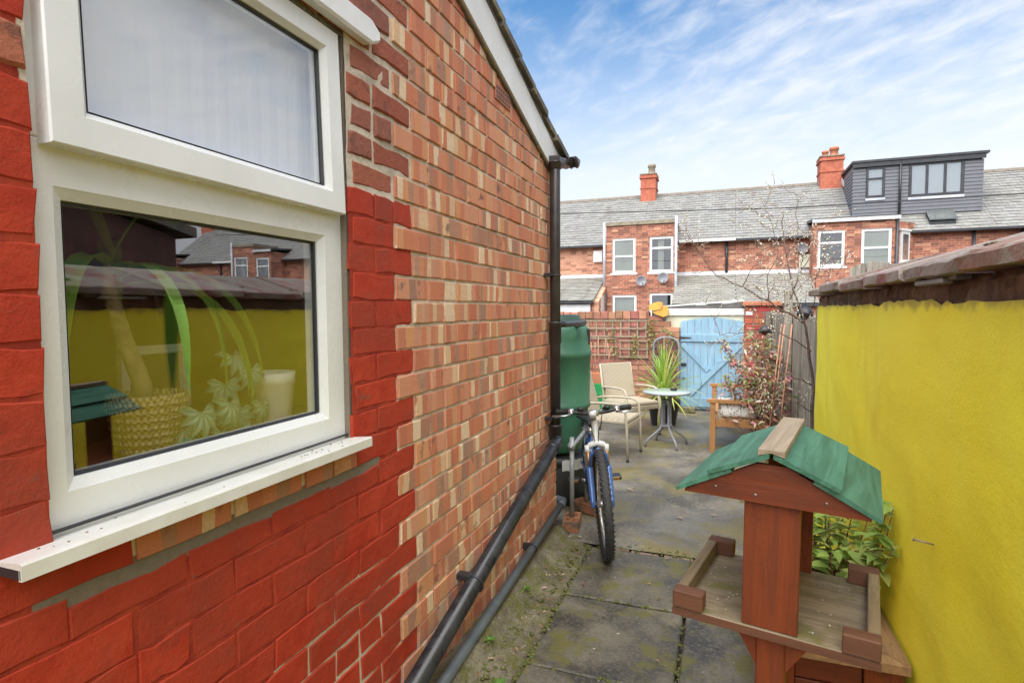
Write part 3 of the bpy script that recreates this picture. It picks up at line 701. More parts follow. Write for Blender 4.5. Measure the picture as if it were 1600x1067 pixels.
for i in range(n + 1):
    y = .40 + (1.622 - .40) * i / n; d = lambda s: mnoise.noise((y * 9, s, 0)) * .006
    t = 0 if i < n else .02
    vs += [(-1.075, y, 2.335 + t), (-1.046, y, 2.333 + d(1) + t), (-1.040, y, 2.342 + t), (-1.041 + d(3) * .4, y, 2.405 - t), (-1.048, y, 2.412 - t), (-1.075, y, 2.422 + d(7) - t)]
fs = [(i * 6 + k, i * 6 + k + 1, i * 6 + k + 7, i * 6 + k + 6) for i in range(n) for k in range(5)] + [tuple(range(n * 6, n * 6 + 6))]
m.add(vs, fs); m.build('lintel', MAT['whitepaint'], house, True)
m = MB(); m.prism([(-.9, zL(-.9)), (3.815, zL(3.815)), (3.815, zU(3.815)), (-.9, zU(-.9))], 'x', WX - .02, WX + .024); m.build('bargeboard', MAT['whitepaint'], house, True)
m = MB(); m.prism([(-.9, zL(-.9) - .012), (3.80, zL(3.80) - .012), (3.80, zL(3.80) - .001), (-.9, zL(-.9) - .001)], 'x', WX - .02, WX + .012); m.build('board_edge', MAT['tile_dark'], house, True)
for i in range(20):
    ya = 3.90 - i * .235; yb = ya - .275
    h0 = .004 + R.uniform(-.004, .006); th = R.uniform(.028, .042); xo = R.uniform(-.008, .014)
    m = MB(); p = [(ya, zU(ya) + h0 + .026), (yb, zU(yb) + h0 + .004), (yb, zU(yb) + h0 + .004 + th), (ya + R.uniform(-.006, .006), zU(ya) + h0 + .026 + th)]
    m.prism(p, 'x', -1.62, -1.025 + xo); m.build('verge_tile', MAT['tile_dark'], house, True)
m = MB(); vs = []
for i in range(61):
    y = 3.86 - i * .078; w = mnoise.noise((y * 5, 0, 3)) * .012
    vs += [(WX + .024, y, zU(y) - .002), (WX + .030 + w, y, zU(y) + .012 + w), (WX + .024 + w, y, zU(y) + .034), (WX - .05, y, zU(y) + .034)]
m.add(vs, [(i * 4 + k, i * 4 + k + 1, i * 4 + k + 5, i * 4 + k + 4) for i in range(60) for k in range(3)], True); m.build('verge_mortar', MAT['tile_dark'], house, True)
m = MB(); m.prism([(3.9, zU(3.9) + .01), (-.9, zU(-.9) + .01), (-.9, zU(-.9) + .06), (3.9, zU(3.9) + .06)], 'x', -3.75, -1.62); m.build('roof', MAT['tile_dark'], house, True)
m = MB(); m.box((-1.0722, 2.685, 2.545), (-1.0682, 2.90, 2.625), .002); vent = m.build('air_brick', MAT['terracotta'], house, True)
m = MB()
for i in range(7):
    for j in range(3): m.box((-1.0678, 2.70 + i * .028, 2.555 + j * .022), (-1.0672, 2.718 + i * .028, 2.569 + j * .022))
kind(m.build('vent_holes', MAT['rubber'], vent, True), 'stuff')
# gutter and pipes
gut = thing('gutter', 'dark brown plastic gutter at the eave of the left brick outbuilding', 'gutter', (-1.03, 3.9, 2.46))
m = MB(); n = 10; vs = []
for x in (-3.6, -.945):
    for rr in (.058, .053):
        for k in range(n + 1):
            a = math.pi + math.pi * k / n; vs.append((x, 3.895 + rr * math.cos(a), 2.53 + rr * math.sin(a)))
k1 = n + 1
fs = [(k, k + 1, 2 * k1 + k + 1, 2 * k1 + k) for k in range(n)] + [(k1 + k + 1, k1 + k, 3 * k1 + k, 3 * k1 + k + 1) for k in range(n)] + [(2 * k1 + k, 2 * k1 + k + 1, 3 * k1 + k + 1, 3 * k1 + k) for k in range(n)]
m.add(vs, fs, True); m.build('trough', MAT['downpipe'], gut, True)
for x in (-.955, -.995, -1.10):
    m = MB(); m.tube([(x, 3.895 + .0605 * math.cos(t * math.pi / 10), 2.532 - .0605 * math.sin(t * math.pi / 10)) for t in range(11)], .0075, 6); m.build('bracket', MAT['downpipe'], gut, True)
m = MB(); m.lathe([(.052, 0), (.055, .01), (.05, .05), (.0, .05)], 16, (0, 0, 0)); m.v = [(-.949 + z * .15, 3.895 + x, 2.53 + min(y, 0)) for x, y, z in m.v]; m.build('stop_end', MAT['downpipe'], gut, True)
dp = thing('downpipe', 'dark brown vertical rainwater pipe at the corner of the left brick outbuilding', 'downpipe', (-1.02, 3.58, .62))
m = MB(); m.tube([(-1.02, 3.58, .64), (-1.02, 3.58, 2.40), (-1.02, 3.60, 2.45), (-1.02, 3.72, 2.47), (-1.02, 3.86, 2.49)], .034, 16); m.build('pipe', MAT['downpipe'], dp, True)
for z0, z1, r in ((1.28, 1.42, .0395), (.645, .75, .041), (2.39, 2.44, .041)):
    m = MB(); m.lathe([(.034, z0), (r, z0 + .004), (r, z1 - .012), (r + .003, z1 - .01), (r + .003, z1), (.034, z1 + .002)], 18, (-1.02, 3.58, 0)); m.build('collar', MAT['downpipe'], dp, True)
m = MB(); m.box((-1.06, 3.545, 2.425), (-.98, 3.66, 2.475), .01); m.build('shoe', MAT['downpipe'], dp, True)
for z in (1.72, .80):
    m = MB(); m.torus((-1.02, 3.58, z), (0, 0, 1), .036, .005, 20, 6); m.box((-1.074, 3.50, z - .011), (-1.02, 3.552, z + .011), .003); m.build('bracket', MAT['blackpipe'], dp, True)
dg = thing('drain_pipe', 'thick black waste pipe sloping down across the brick wall', 'pipe', (-1.0, 2.4, .3))
A = Vector((-1.005, 3.56, .645)); B_ = Vector((-1.0, 1.0, .01)); d = (B_ - A).normalized()
m = MB(); m.tube([(-1.02, 3.58, .70), (-1.018, 3.578, .672), A, A + d * .06, B_], .038, 20); m.build('pipe', MAT['blackpipe'], dg, True)
m = MB(); m.tube([A + d * .015, A + d * .02, A + d * .12, A + d * .125], [.040, .0435, .0435, .040], 18); m.build('collar', MAT['blackpipe'], dg, True)
for t in (1.38,):
    c = A + d * t
    m = MB(); m.torus(c, d, .041, .006, 22, 6); m.box((-1.076, c.y - .030, c.z + .02), (-1.01, c.y + .012, c.z + .046), .004); m.build('clip', MAT['blackpipe'], dg, True)
gp = thing('waste_pipe', 'thin grey waste pipe running along the foot of the brick wall', 'pipe', (-1.0, 2.6, .05))
A = Vector((-1.035, 3.80, .155)); B_ = Vector((-.975, 1.0, .025)); d = (B_ - A).normalized()
m = MB(); m.tube([A, B_], .0235, 16); m.build('pipe', MAT['greypipe'], gp, True)
m = MB(); m.tube([A + d * .05, A, A - d * .03 + Vector((-.005, .01, 0)), A - d * .04 + Vector((-.05, .02, 0)), A + Vector((-.14, .06, 0))], .0285, 14); m.build('elbow', MAT['greypipe'], gp, True)
c = A + d * .72
m = MB(); m.torus(c, d, .027, .0045, 20, 6); m.box((-1.076, c.y - .012, c.z - .012), (c.x, c.y + .012, c.z + .03), .004); m.build('clip', MAT['blackpipe'], gp, True)

# ---------------------------------------------------------------- plants and pots on the window board
m = MB(); m.box((-1.50, .52, 1.150), (-1.142, 1.60, 1.170), .006); wb = tag(m.build('window_board', MAT['sillboard']), 'brown wooden board inside the window carrying the potted plants', 'shelf')
def leaf_mesh(L, W, fold=.25, droop=.3, n=5, tip=.5, base=.3):
    """pointed leaf along +y, folded along its midrib and drooping"""
    vs = []; fs = []
    for i in range(n + 1):
        t = i / n; w = W * .5 * (math.sin(math.pi * min(1, t ** tip)) if t < 1 else 0) * (1 if i else 0); w = max(w, W * .03 if i == 0 else 0)
        y = L * t; z = -droop * L * t * t
        vs += [(-w, y, z + fold * w), (0, y, z), (w, y, z + fold * w)]
    for i in range(n): a = i * 3; fs += [(a, a + 1, a + 4, a + 3), (a + 1, a + 2, a + 5, a + 4)]
    return vs, fs
def blade(m, p0, dirv, L, W, droop, n=9, side=None):
    """long arching blade: starts along dirv and bends down under its weight"""
    p = Vector(p0); d = Vector(dirv).normalized(); vs = []; fs = []
    s = side or d.cross(Vector((0, 0, 1)))
    s = Vector(s).normalized() if Vector(s).length > 1e-4 else Vector((1, 0, 0))
    for i in range(n + 1):
        t = i / n; w = W * .5 * min(1, .55 + t * 2.2) * (1 - t ** 2.6) + W * .01
        nn = s.cross(d).normalized()
        vs += [p - s * w + nn * w * .25, p.copy(), p + s * w + nn * w * .25]
        d = (d + Vector((0, 0, -droop / n * (1 + 1.4 * t)))).normalized(); p = p + d * (L / n)
    for i in range(n): a = i * 3; fs += [(a, a + 1, a + 4, a + 3), (a + 1, a + 2, a + 5, a + 4)]
    m.add(vs, fs, True); return m
bk = thing('basket_planter', 'woven straw basket holding a yucca on the window board', 'basket', (-1.275, .965, 1.17))
m = MB(); m.lathe([(.062, 0), (.070, .03), (.078, .09), (.083, .125), (.086, .135), (.082, .140), (.076, .135), (.07, .11)], 28); m.build('basket', MAT['basket'], bk)
m = MB(); m.lathe([(.0, .108), (.074, .112)], 20, cap=False); m.build('soil', MAT['soil'], bk)
for k in range(7):
    m = MB(); m.torus((0, 0, .012 + k * .018), (0, 0, 1), .0655 + k * .0028, .0052, 30, 6, lambda i: 1.25 if i % 2 else .8); m.build('weave_band', MAT['basket'], bk)
yu = thing('yucca_plant', 'tall yucca with broad drooping green leaves behind the lower window pane', 'houseplant', (-1.275, .965, 1.285))
m = MB(); m.tube([(0, 0, -.02), (.005, -.02, .06), (.0, -.05, .15), (-.01, -.075, .27), (-.01, -.08, .34)], [.021, .020, .018, .016, .011], 10); m.build('trunk', MAT['woodtrunk'], yu)
for (p, dv, L, W, dr) in [((0, -.07, .30), (.35, .50, .45), .46, .078, 3.3), ((0, -.06, .27), (.3, .9, .45), .52, .066, 2.3), ((0, -.06, .29), (.15, 1, .6), .55, .045, 1.9), ((0, -.08, .32), (.4, -.6, .5), .45, .046, 3.2), ((0, -.07, .33), (.0, -.3, 1), .42, .04, 1.1),
                          ((0, -.07, .33), (.2, .3, 1), .40, .038, 1.6), ((-.01, -.08, .33), (-.6, .5, .8), .45, .04, 2.), ((0, -.07, .31), (.5, .12, .4), .40, .046, 3.9), ((0, -.08, .3), (-.3, -.8, .5), .4, .04, 2.5)]:
    blade(MB(), p, dv, L, W, dr, 12).build('leaf', MAT['yuccaleaf'], yu)
def lobed(m, L):
    """palmate begonia leaf: pointed lobes, dark veins and edge, silver between"""
    n = 7; c0 = (.55, .7, .5, 1)
    vs = [(0, 0, 0)]; cs = [c0]; fs = []
    for ring_, (f, col) in enumerate(((.42, (1.5, 1.6, 1.5, 1)), (.78, (1.15, 1.25, 1.1, 1)), (1., (.5, .65, .42, 1)))):
        for i in range(2 * n + 1):
            a = rad(-128 + 256 * i / (2 * n)); rr = L * ((1 - .25 * abs(a) / 2.2) if i % 2 else .56) * f
            vs.append((math.sin(a) * rr, math.cos(a) * rr * 1.05 + .05 * L, -.22 * rr * rr / L + (-.025 * L if i % 2 else .05 * L) * f)); cs.append(c0 if i % 2 and f < .9 else col)
    k = 2 * n + 1
    fs += [(0, i, i + 1) for i in range(1, k)]
    for q in (0, 1): fs += [(1 + q * k + i, 1 + (q + 1) * k + i, 1 + (q + 1) * k + i + 1, 1 + q * k + i + 1) for i in range(k - 1)]
    o = len(m.v); m.v += vs; m.c += cs; m.f += [tuple(t + o for t in f) for f in fs]; m.sm += [False] * len(fs)
def houseplant(name, label, loc, leaves, pot=None):
    t = thing(name, label, 'houseplant', loc)
    me = MB(); lobed(me, .068); o0 = None
    for (dx, dy, dz, sc, yaw, pit) in leaves:
        M_ = Matrix.Translation((dx, dy, dz)) @ Matrix.Rotation(rad(yaw), 4, 'Z') @ Matrix.Rotation(rad(pit), 4, 'X') @ Matrix.Scale(sc, 4)
        if o0 is None: o0 = me.build('leaf', MAT['begonia'], t); o0.matrix_local = M_
        else: inst('leaf', o0.data, t, M_)
        m = MB(); m.tube([(dx * .15, dy * .15, -.02), (dx * .6, dy * .6, dz * .75), (dx, dy, dz)], [.003, .0025, .002], 5); m.build('stalk', MAT['redstem'], t)
    return t
houseplant('begonia_plant', 'silvery lobed begonia leaves beside the woven basket at the window', (-1.205, 1.02, 1.20), [(.035, 0, .06, 1.0, -90, -70), (.03, .09, .07, 1.0, -80, -75), (.0, -.02, .02, .8, -120, -60), (.03, .06, .0, .9, -60, -80), (-.03, .13, .03, .9, -70, -65), (.01, .14, -.005, .8, -100, -75)])
houseplant('begonia_plant', 'tall silvery lobed begonia leaves just left of the white pot at the window', (-1.275, 1.20, 1.19), [(.03, -.01, .19, 1.0, -80, -55), (.05, .03, .15, .9, -100, -70), (0, .05, .13, .9, -40, -60), (.04, -.05, .12, .85, -130, -65), (.06, .06, .05, .8, -80, -80), (.05, -.02, .04, .9, -110, -75)])
wp = thing('plant_pot', 'white ceramic pot at the right end of the window board', 'pot', (-1.265, 1.345, 1.17))
m = MB(); m.lathe([(.054, 0), (.056, .004), (.068, .115), (.071, .118), (.071, .150), (.066, .150), (.062, .13)], 28); m.build('pot', MAT['whiteceramic'], wp)
m = MB(); m.lathe([(.0, .132), (.064, .135)], 20, cap=False); m.build('soil', MAT['soil'], wp)
pf = thing('picture_frame', 'small white picture frame standing behind the plants at the window', 'picture frame', (-1.46, 1.13, 1.17))
m = MB(); ring(m, -.10, .10, .06, .24, [(0, -.01), (0, .01), (.022, .01), (.026, 0), (.026, -.01)]); m.build('frame', MAT['whitepaint'], pf)
m = MB(); m.box((-.008, -.074, .087), (-.002, .074, .213)); m.build('picture', MAT['farbrick_pale'] if False else MAT['darkroom'], pf)
m = MB(); m.box((-.012, -.02, 0), (.008, .02, .061), .003); m.build('stand', MAT['whitepaint'], pf)

# ---------------------------------------------------------------- yellow wall on the right
yw = thing('yellow_wall', 'bright yellow painted garden wall on the right with worn red coping tiles', 'wall', (.6, 1.2, 0))
m = MB(); ny, nz = 150, 60; vs = []; Y0, Y1 = -2.0, 4.42
for j in range(nz + 1):
    for i in range(ny + 1):
        y = Y0 + (Y1 - Y0) * i / ny; zt = 1.512 + mnoise.noise((y * 7, 1, 0)) * .014 + mnoise.noise((y * 19, 3, 0)) * .010 + (.012 if 2.1 < y < 2.6 else 0)
        z = -.06 + (zt + .06) * j / nz
        x = .6 + mnoise.noise((y * 1.6, z * 1.9, 0)) * .010 + mnoise.noise((y * 5, z * 6, 4)) * .004
        if z < .12: x -= (.12 - z) * .12
        ed = max(0, 4.42 - y)
        if ed < .05: x += (.05 - ed) ** 2 * 14
        vs.append((x, y, z))
fs = [(j * (ny + 1) + i, (j + 1) * (ny + 1) + i, (j + 1) * (ny + 1) + i + 1, j * (ny + 1) + i + 1) for j in range(nz) for i in range(ny)]
m.add(vs, fs, True); m.build('render_coat', MAT['yellow'], yw, True)
m = MB(); m.box((.632, Y0, -.06), (.86, Y1 - .002, 1.50)); m.box((.665, Y0, 1.501), (.86, Y1 - .03, 1.60)); m.build('wall_core', MAT['crumbly'], yw, True)
m = MB(); vs = []; ny = 420; nz = 6
for j in range(nz + 1):
    for i in range(ny + 1):
        y = Y0 + (Y1 - .01 - Y0) * i / ny; z = 1.485 + .103 * j / nz
        vs.append((.618 + mnoise.noise((y * 14, z * 22, 2)) * .014 + mnoise.noise((y * 45, z * 60, 7)) * .007 + .02 * max(0, (z - 1.56) / .03), y, z))
m.add(vs, [(j * (ny + 1) + i, (j + 1) * (ny + 1) + i, (j + 1) * (ny + 1) + i + 1, j * (ny + 1) + i + 1) for j in range(nz) for i in range(ny)], True); m.build('mortar_bed', MAT['crumbly'], yw, True)
y = Y1 - .005; k = 0
while y > -1.6:
    w = R.uniform(.10, .13) if R.random() < .6 else R.uniform(.2, .235)
    x0 = .612 + R.uniform(0, .020)
    v, f = brick_mesh(y - w, y - R.uniform(.002, .007), 1.492, 1.583 - R.uniform(0, .008), 0, 'x', .006, .009)
    m = MB(); m.add([(x0 - a, b, c) for a, b, c in v], [q[::-1] for q in f]); m.build('brick', MAT['crumbly'], yw, True)
    y -= w
joints = [4.47, 3.95, 3.32, 2.80, 2.26, 1.77, 1.27, .78, .28, -.22, -.72, -1.22, -1.72]
for k, (a, b_) in enumerate(zip(joints, joints[1:])):
    dz = R.uniform(-.005, .005) + (.004 if k % 2 else -.004); dx = R.uniform(-.012, .008)
    e = lambda s=.005: R.uniform(-s, s)
    prof = [(.566 + dx, 1.586), (.556 + dx, 1.590), (.553 + dx, 1.622), (.562 + dx, 1.631), (.97, 1.752), (1.0, 1.752), (1.39, 1.632), (1.39, 1.586)]
    m = MB(); n = len(prof); segs = 6; vs = []
    for i in range(segs + 1):
        yy = a - .006 + (b_ + .006 - a + .006) * i / segs + (e(.004) if 0 < i < segs else 0)
        for q, (px_, pz) in enumerate(prof): vs.append((px_ + (e(.0035) if q < 4 else 0), yy + (e(.005) if i in (0, segs) else 0), pz + dz + (e(.003) if q < 5 else 0)))
    fs = [(i * n + q, i * n + (q + 1) % n, (i + 1) * n + (q + 1) % n, (i + 1) * n + q) for i in range(segs) for q in range(n)] + [tuple(range(n))[::-1], tuple(segs * n + q for q in range(n))]
    m.add(vs, fs); m.build('coping_tile', MAT['coping'], yw, True)
m = MB(); m.box((.62, 1.86, 1.575), (.585, 2.02, 1.588)); m.box((.60, 1.92, 1.566), (.57, 2.16, 1.582), .003); m.build('slate_packing', MAT['slate'], yw, True)
m = MB()
for i in range(22):
    yy = R.uniform(1.3, 4.2); xx = R.uniform(.60, .95); zz = 1.628 + (xx - .56) * .295
    m.ball((xx, yy, zz), R.uniform(.006, .014), 7, 4, (1, 1, .35), .5)
for i in range(8): m.ball((.66 + R.uniform(-.02, .02), 1.80 + R.uniform(-.03, .03), 1.66), R.uniform(.01, .018), 7, 4, (1, 1, .4), .5)
m.cc = (.6, 1, .4, 1); mo = m.build('moss', MAT['kerb'], yw, True); kind(mo, 'stuff')
nl = thing('nail', 'rusty nail sticking out of the yellow wall', 'nail', (.6, 2.0, .795))
m = MB(); m.tube([(.02, 0, -.004), (-.052, .0, .008)], .0026, 8); m.build('shank', MAT['steel'], nl)
m = MB(); m.tube([(-.052, 0, .008), (-.0545, 0, .0085)], .0052, 10); m.build('head', MAT['steel'], nl)

# ---------------------------------------------------------------- bird table
bt = thing('bird_table', 'red stained wooden bird table with green board roof in front of the yellow wall', 'bird table', (.127, 1.457, 0), rad(-11.8)); bt.rotation_euler.y = rad(.5)
m = MB(); m.box((-.027, -.155, 0), (.030, -.10, .808), .003); m.build('post', MAT['redwood'], bt)
for s in (-1, 1):
    m = MB(); m.prism([(s * .0305, .808), (s * .085, .808), (s * .0305, .725)] if s > 0 else [(s * .0275, .808), (s * .0275, .725), (s * .075, .808)], 'y', -.148, -.108); m.build('brace', MAT['redwood'], bt)
m = MB(); m.box((-.20, -.181, .809), (.20, .181, .824), .002); m.build('tray', MAT['tray'], bt)
m = MB(); m.box((-.201, -.184, .806), (.201, -.1815, .8225)); m.build('tray_edge', MAT['railcap'], bt)
for s in (-1, 1):
    m = MB(); m.box((s * .199, -.150, .8245), (s * .176, .150, .862), .002); m.build('rail', MAT['rail'], bt)
    for t in (-1, 1):
        m = MB(); m.box((s * .200, t * .1865, .8248), (s * .134, t * .1505, .864), .0025); m.build('rail_block', MAT['railcap'], bt)
for t, v0, v1 in ((-1, -.176, -.156), (1, .158, .178)):
    m = MB(); m.box((-.054, v0, .8246), (.054, v1, 1.112), .0015); m.build('upright', MAT['redwood'], bt)
for v0, v1 in ((-.192, -.177), (.179, .194)):
    m = MB(); m.prism([(-.176, 1.097), (.176, 1.097), (.175, 1.1025), (.03, 1.179), (-.03, 1.179), (-.175, 1.1025)], 'y', v0, v1); m.build('gable', MAT['redwood_x'], bt)
for s in (-1, 1):
    q = lambda u, z: (s * u, z)
    P1 = [(.076, 1.156), (.190, 1.0985), (.194, 1.1045), (.080, 1.1675)]
    P2 = [(.004, 1.1955), (.122, 1.1465), (.126, 1.1535), (.004, 1.207)]
    for P_, v0, v1 in ((P1, -.202, .190), (P2, -.207, .193)):
        poly = [q(u, z) for u, z in P_]
        m = MB(); m.prism(poly if s > 0 else poly[::-1], 'y', v0, v1); m.build('roof_board', MAT['greenpaint'], bt)
m = MB(); m.prism([(-.025, 1.2005), (0, 1.2078), (.025, 1.2005), (.025, 1.2135), (-.025, 1.2135)], 'y', -.208, .198); m.build('ridge_board', MAT['ridgeboard'], bt)
for x, z in ((-.11, 1.118), (-.03, 1.113), (.10, 1.118)):
    m = MB(); m.tube([(x, -.1915, z), (x, -.1930, z)], .003, 8); m.build('screw', MAT['steel'], bt)
m = MB(); m.cc = (.9, .9, .8, 1)
for i in range(44): m.ball((R.choice((R.uniform(-.165, -.065), R.uniform(.065, .165))), R.uniform(-.15, .14), .8255), R.uniform(.0012, .004), 6, 4, (1, 1, .6), .4)
seedo = m.build('seed_crumbs', MAT['stone']); seedo.location = bt.location; seedo.rotation_euler = bt.rotation_euler; kind(seedo, 'stuff'); tag(seedo, 'scattered pale seed crumbs lying on the bird table tray', 'crumbs')

# ---------------------------------------------------------------- wooden planter and its sage
pl = thing('planter', 'low red stained wooden planter with bare mitred rim against the yellow wall', 'planter', (.36, 2.6, 0))
PX0, PX1, PY0, PY1 = .135, .575, 2.15, 3.05
for x0, x1 in ((PX0, PX0 + .115), (PX1 - .115, PX1)):
    for y0 in (PY0, PY1 - .03): m = MB(); m.box((x0, y0, 0), (x1, y0 + .03, .3075), .002); m.build('corner_board', MAT['redwood'], pl, True)
for k in range(3):
    z0 = .02 + k * .096
    for y0 in (PY0 + .014, PY1 - .03): m = MB(); m.box((PX0 + .117, y0, z0), (PX1 - .117, y0 + .014, z0 + .090), .003); m.build('panel_board', MAT['redwood_x'], pl, True)
    for x0 in (PX0, PX1 - .016): m = MB(); m.box((x0, PY0 + .0305, z0), (x0 + .016, PY1 - .031, z0 + .090), .003); m.build('panel_board', MAT['weathered'] if x0 == PX0 else MAT['redwood'], pl, True)
RW = .085; a, b_, c, d_ = PX0 - .015, PX1 + .012, PY0 - .03, PY1 + .02
for poly in ([(a, c), (b_, c), (b_ - RW, c + RW), (a + RW, c + RW)], [(b_, c), (b_, d_), (b_ - RW, d_ - RW), (b_ - RW, c + RW)], [(b_, d_), (a, d_), (a + RW, d_ - RW), (b_ - RW, d_ - RW)], [(a, d_), (a, c), (a + RW, c + RW), (a + RW, d_ - RW)]):
    cx = sum(p[0] for p in poly) / 4; cy = sum(p[1] for p in poly) / 4
    m = MB(); m.prism([(x + (cx - x) * .006, y + (cy - y) * .006) for x, y in poly], 'z', .308, .338); m.build('rim_board', MAT['rimwood'], pl, True)
m = MB(); m.box((PX0 + .02, PY0 + .032, .2), (PX1 - .02, PY1 - .032, .285)); m.build('soil', MAT['soil'], pl, True)
def leaf_set(mat, L, W, n=4, **kw):
    out = []
    for i in range(n):
        m = MB(); m.cc = (R.uniform(.8, 1.1), R.uniform(.85, 1.1), R.uniform(.7, 1.), 1)
        v, f = leaf_mesh(L * R.uniform(.85, 1.15), W * R.uniform(.85, 1.15), **kw); m.add(v, f, True)
        me = bpy.data.meshes.new('leaf'); me.from_pydata(m.v, [], m.f); a = me.color_attributes.new('col', 'FLOAT_COLOR', 'POINT'); a.data.foreach_set('color', [x for q in m.c for x in q]); me.polygons.foreach_set('use_smooth', [True] * len(m.f)); me.materials.append(mat); out.append(me)
    return out
def frame_to(d, roll=0.):
    return Vector(d).normalized().to_track_quat('Y', 'Z').to_matrix().to_4x4() @ Matrix.Rotation(roll, 4, 'Y')
sage = thing('sage_plant', 'leafy green sage plant growing out of the wooden planter beside the yellow wall', 'plant', (.42, 2.7, .285))
sl_ = leaf_set(MAT['sageleaf'], .082, .042, 4, fold=.25, droop=.35, tip=.75)
stems = [((.10, -.20), (.158, -.34), .36), ((.12, -.2), (.158, -.32), .50), ((.11, -.16), (.155, -.24), .46), ((.06, .12), (.0, .05), .34), ((.0, .18), (-.07, .1), .32), ((.10, .12), (.12, .1), .42), ((.12, -.10), (.165, -.12), .43), ((.10, .02), (.15, .0), .36), ((.02, .1), (.03, .02), .30), ((-.05, .05), (-.10, .0), .28), ((.05, .2), (.05, .15), .40), ((-.1, .2), (-.16, .2), .33), ((0, .28), (-.02, .33), .38), ((.1, .25), (.14, .3), .44), ((-.12, .0), (-.2, -.02), .22), ((-.05, .3), (-.12, .38), .34), ((.09, -.16), (.15, -.26), .33), ((.06, .04), (.08, -.04), .25), ((-.02, .15), (-.05, .10), .36), ((.03, -.02), (.02, -.08), .22)]
for (bx, by), (tx, ty), h in stems:
    p = [Vector((bx + (tx - bx) * t ** 1.3 + .012 * math.sin(t * 5 + bx * 30), by + (ty - by) * t ** 1.3, h * t)) for t in (0, .25, .5, .75, 1)]
    m = MB(); m.tube(p, [.0042, .0036, .003, .0025, .0018], 6); m.build('stem', MAT['redstem'], sage)
    nl_ = 9 if h > .3 else 6
    for i in range(nl_):
        t = .35 + .65 * i / (nl_ - 1); q = p[0].lerp(p[4], 0); k = min(int(t * 4), 3); q = p[k].lerp(p[k + 1], t * 4 - k)
        for s in (0, 1):
            ang = i * 1.57 + s * 3.14 + R.uniform(-.5, .5) + bx * 20; up = R.uniform(-.35, .35) + .35 * t
            d = Vector((math.cos(ang), math.sin(ang), up)); sc = R.uniform(.65, 1.3) * (1.15 - .3 * t)
            if tx + math.cos(ang) * .07 * sc > .172: d.x = -abs(d.x) * .3
            inst('leaf', R.choice(sl_), sage, Matrix.Translation(q + d.normalized() * .01) @ frame_to(d, R.uniform(-.4, .4)) @ Matrix.Scale(sc, 4))

# ---------------------------------------------------------------- weathered paling fence
fn = thing('paling_fence', 'weathered grey wooden paling fence between the yellow wall and the gate pier', 'fence', (.66, 6.6, 0))
def fx_(y): return .735 - (y - 4.5) * .032
y = 4.46
while y < 8.62:
    w = R.uniform(.078, .10); h = 1.44 + R.uniform(-.06, .05) + (.02 if y < 6 else 0); x = fx_(y) + R.uniform(-.006, .006); tl = R.uniform(-.012, .012)
    m = MB(); m.prism([(y, 0.03), (y + w, .03), (y + w + tl, h - R.uniform(0, .03)), (y + w * .5 + tl, h), (y + tl, h - R.uniform(0, .03))], 'x', x, x + .016); m.build('paling', MAT['weathered'], fn, True)
    y += w + R.uniform(.008, .03)
for z in (.35, 1.2): m = MB(); m.prism([(fx_(4.45) + .024, 4.45), (fx_(4.45) + .07, 4.45), (fx_(8.6) + .07, 8.6), (fx_(8.6) + .024, 8.6)], 'z', z, z + .07); m.build('rail', MAT['weathered'], fn, True)
for y, h in ((4.62, 1.5), (6.45, 1.68), (8.35, 1.45)):
    x = fx_(y) - .085; m = MB(); m.box((x, y, 0), (x + .075, y + .075, h), .004); m.build('post', MAT['weathered'], fn, True)
bf = thing('arched_fence_panel', 'grey brown arched wooden fence top showing above the coping of the yellow wall', 'fence panel', (2.1, 10, 0))
for k in range(9):
    x = 1.80 + k * .075; h = 2.10 + .09 * math.sin(math.pi * (k + .5) / 9)
    m = MB(); m.box((x, 10.0, 0), (x + .071, 10.02, h), .003); m.build('panel_board', MAT['weathered'], bf, True)
m = MB(); m.box((1.78, 10.021, 1.8), (2.5, 10.06, 1.88)); m.build('rail', MAT['weathered'], bf, True)
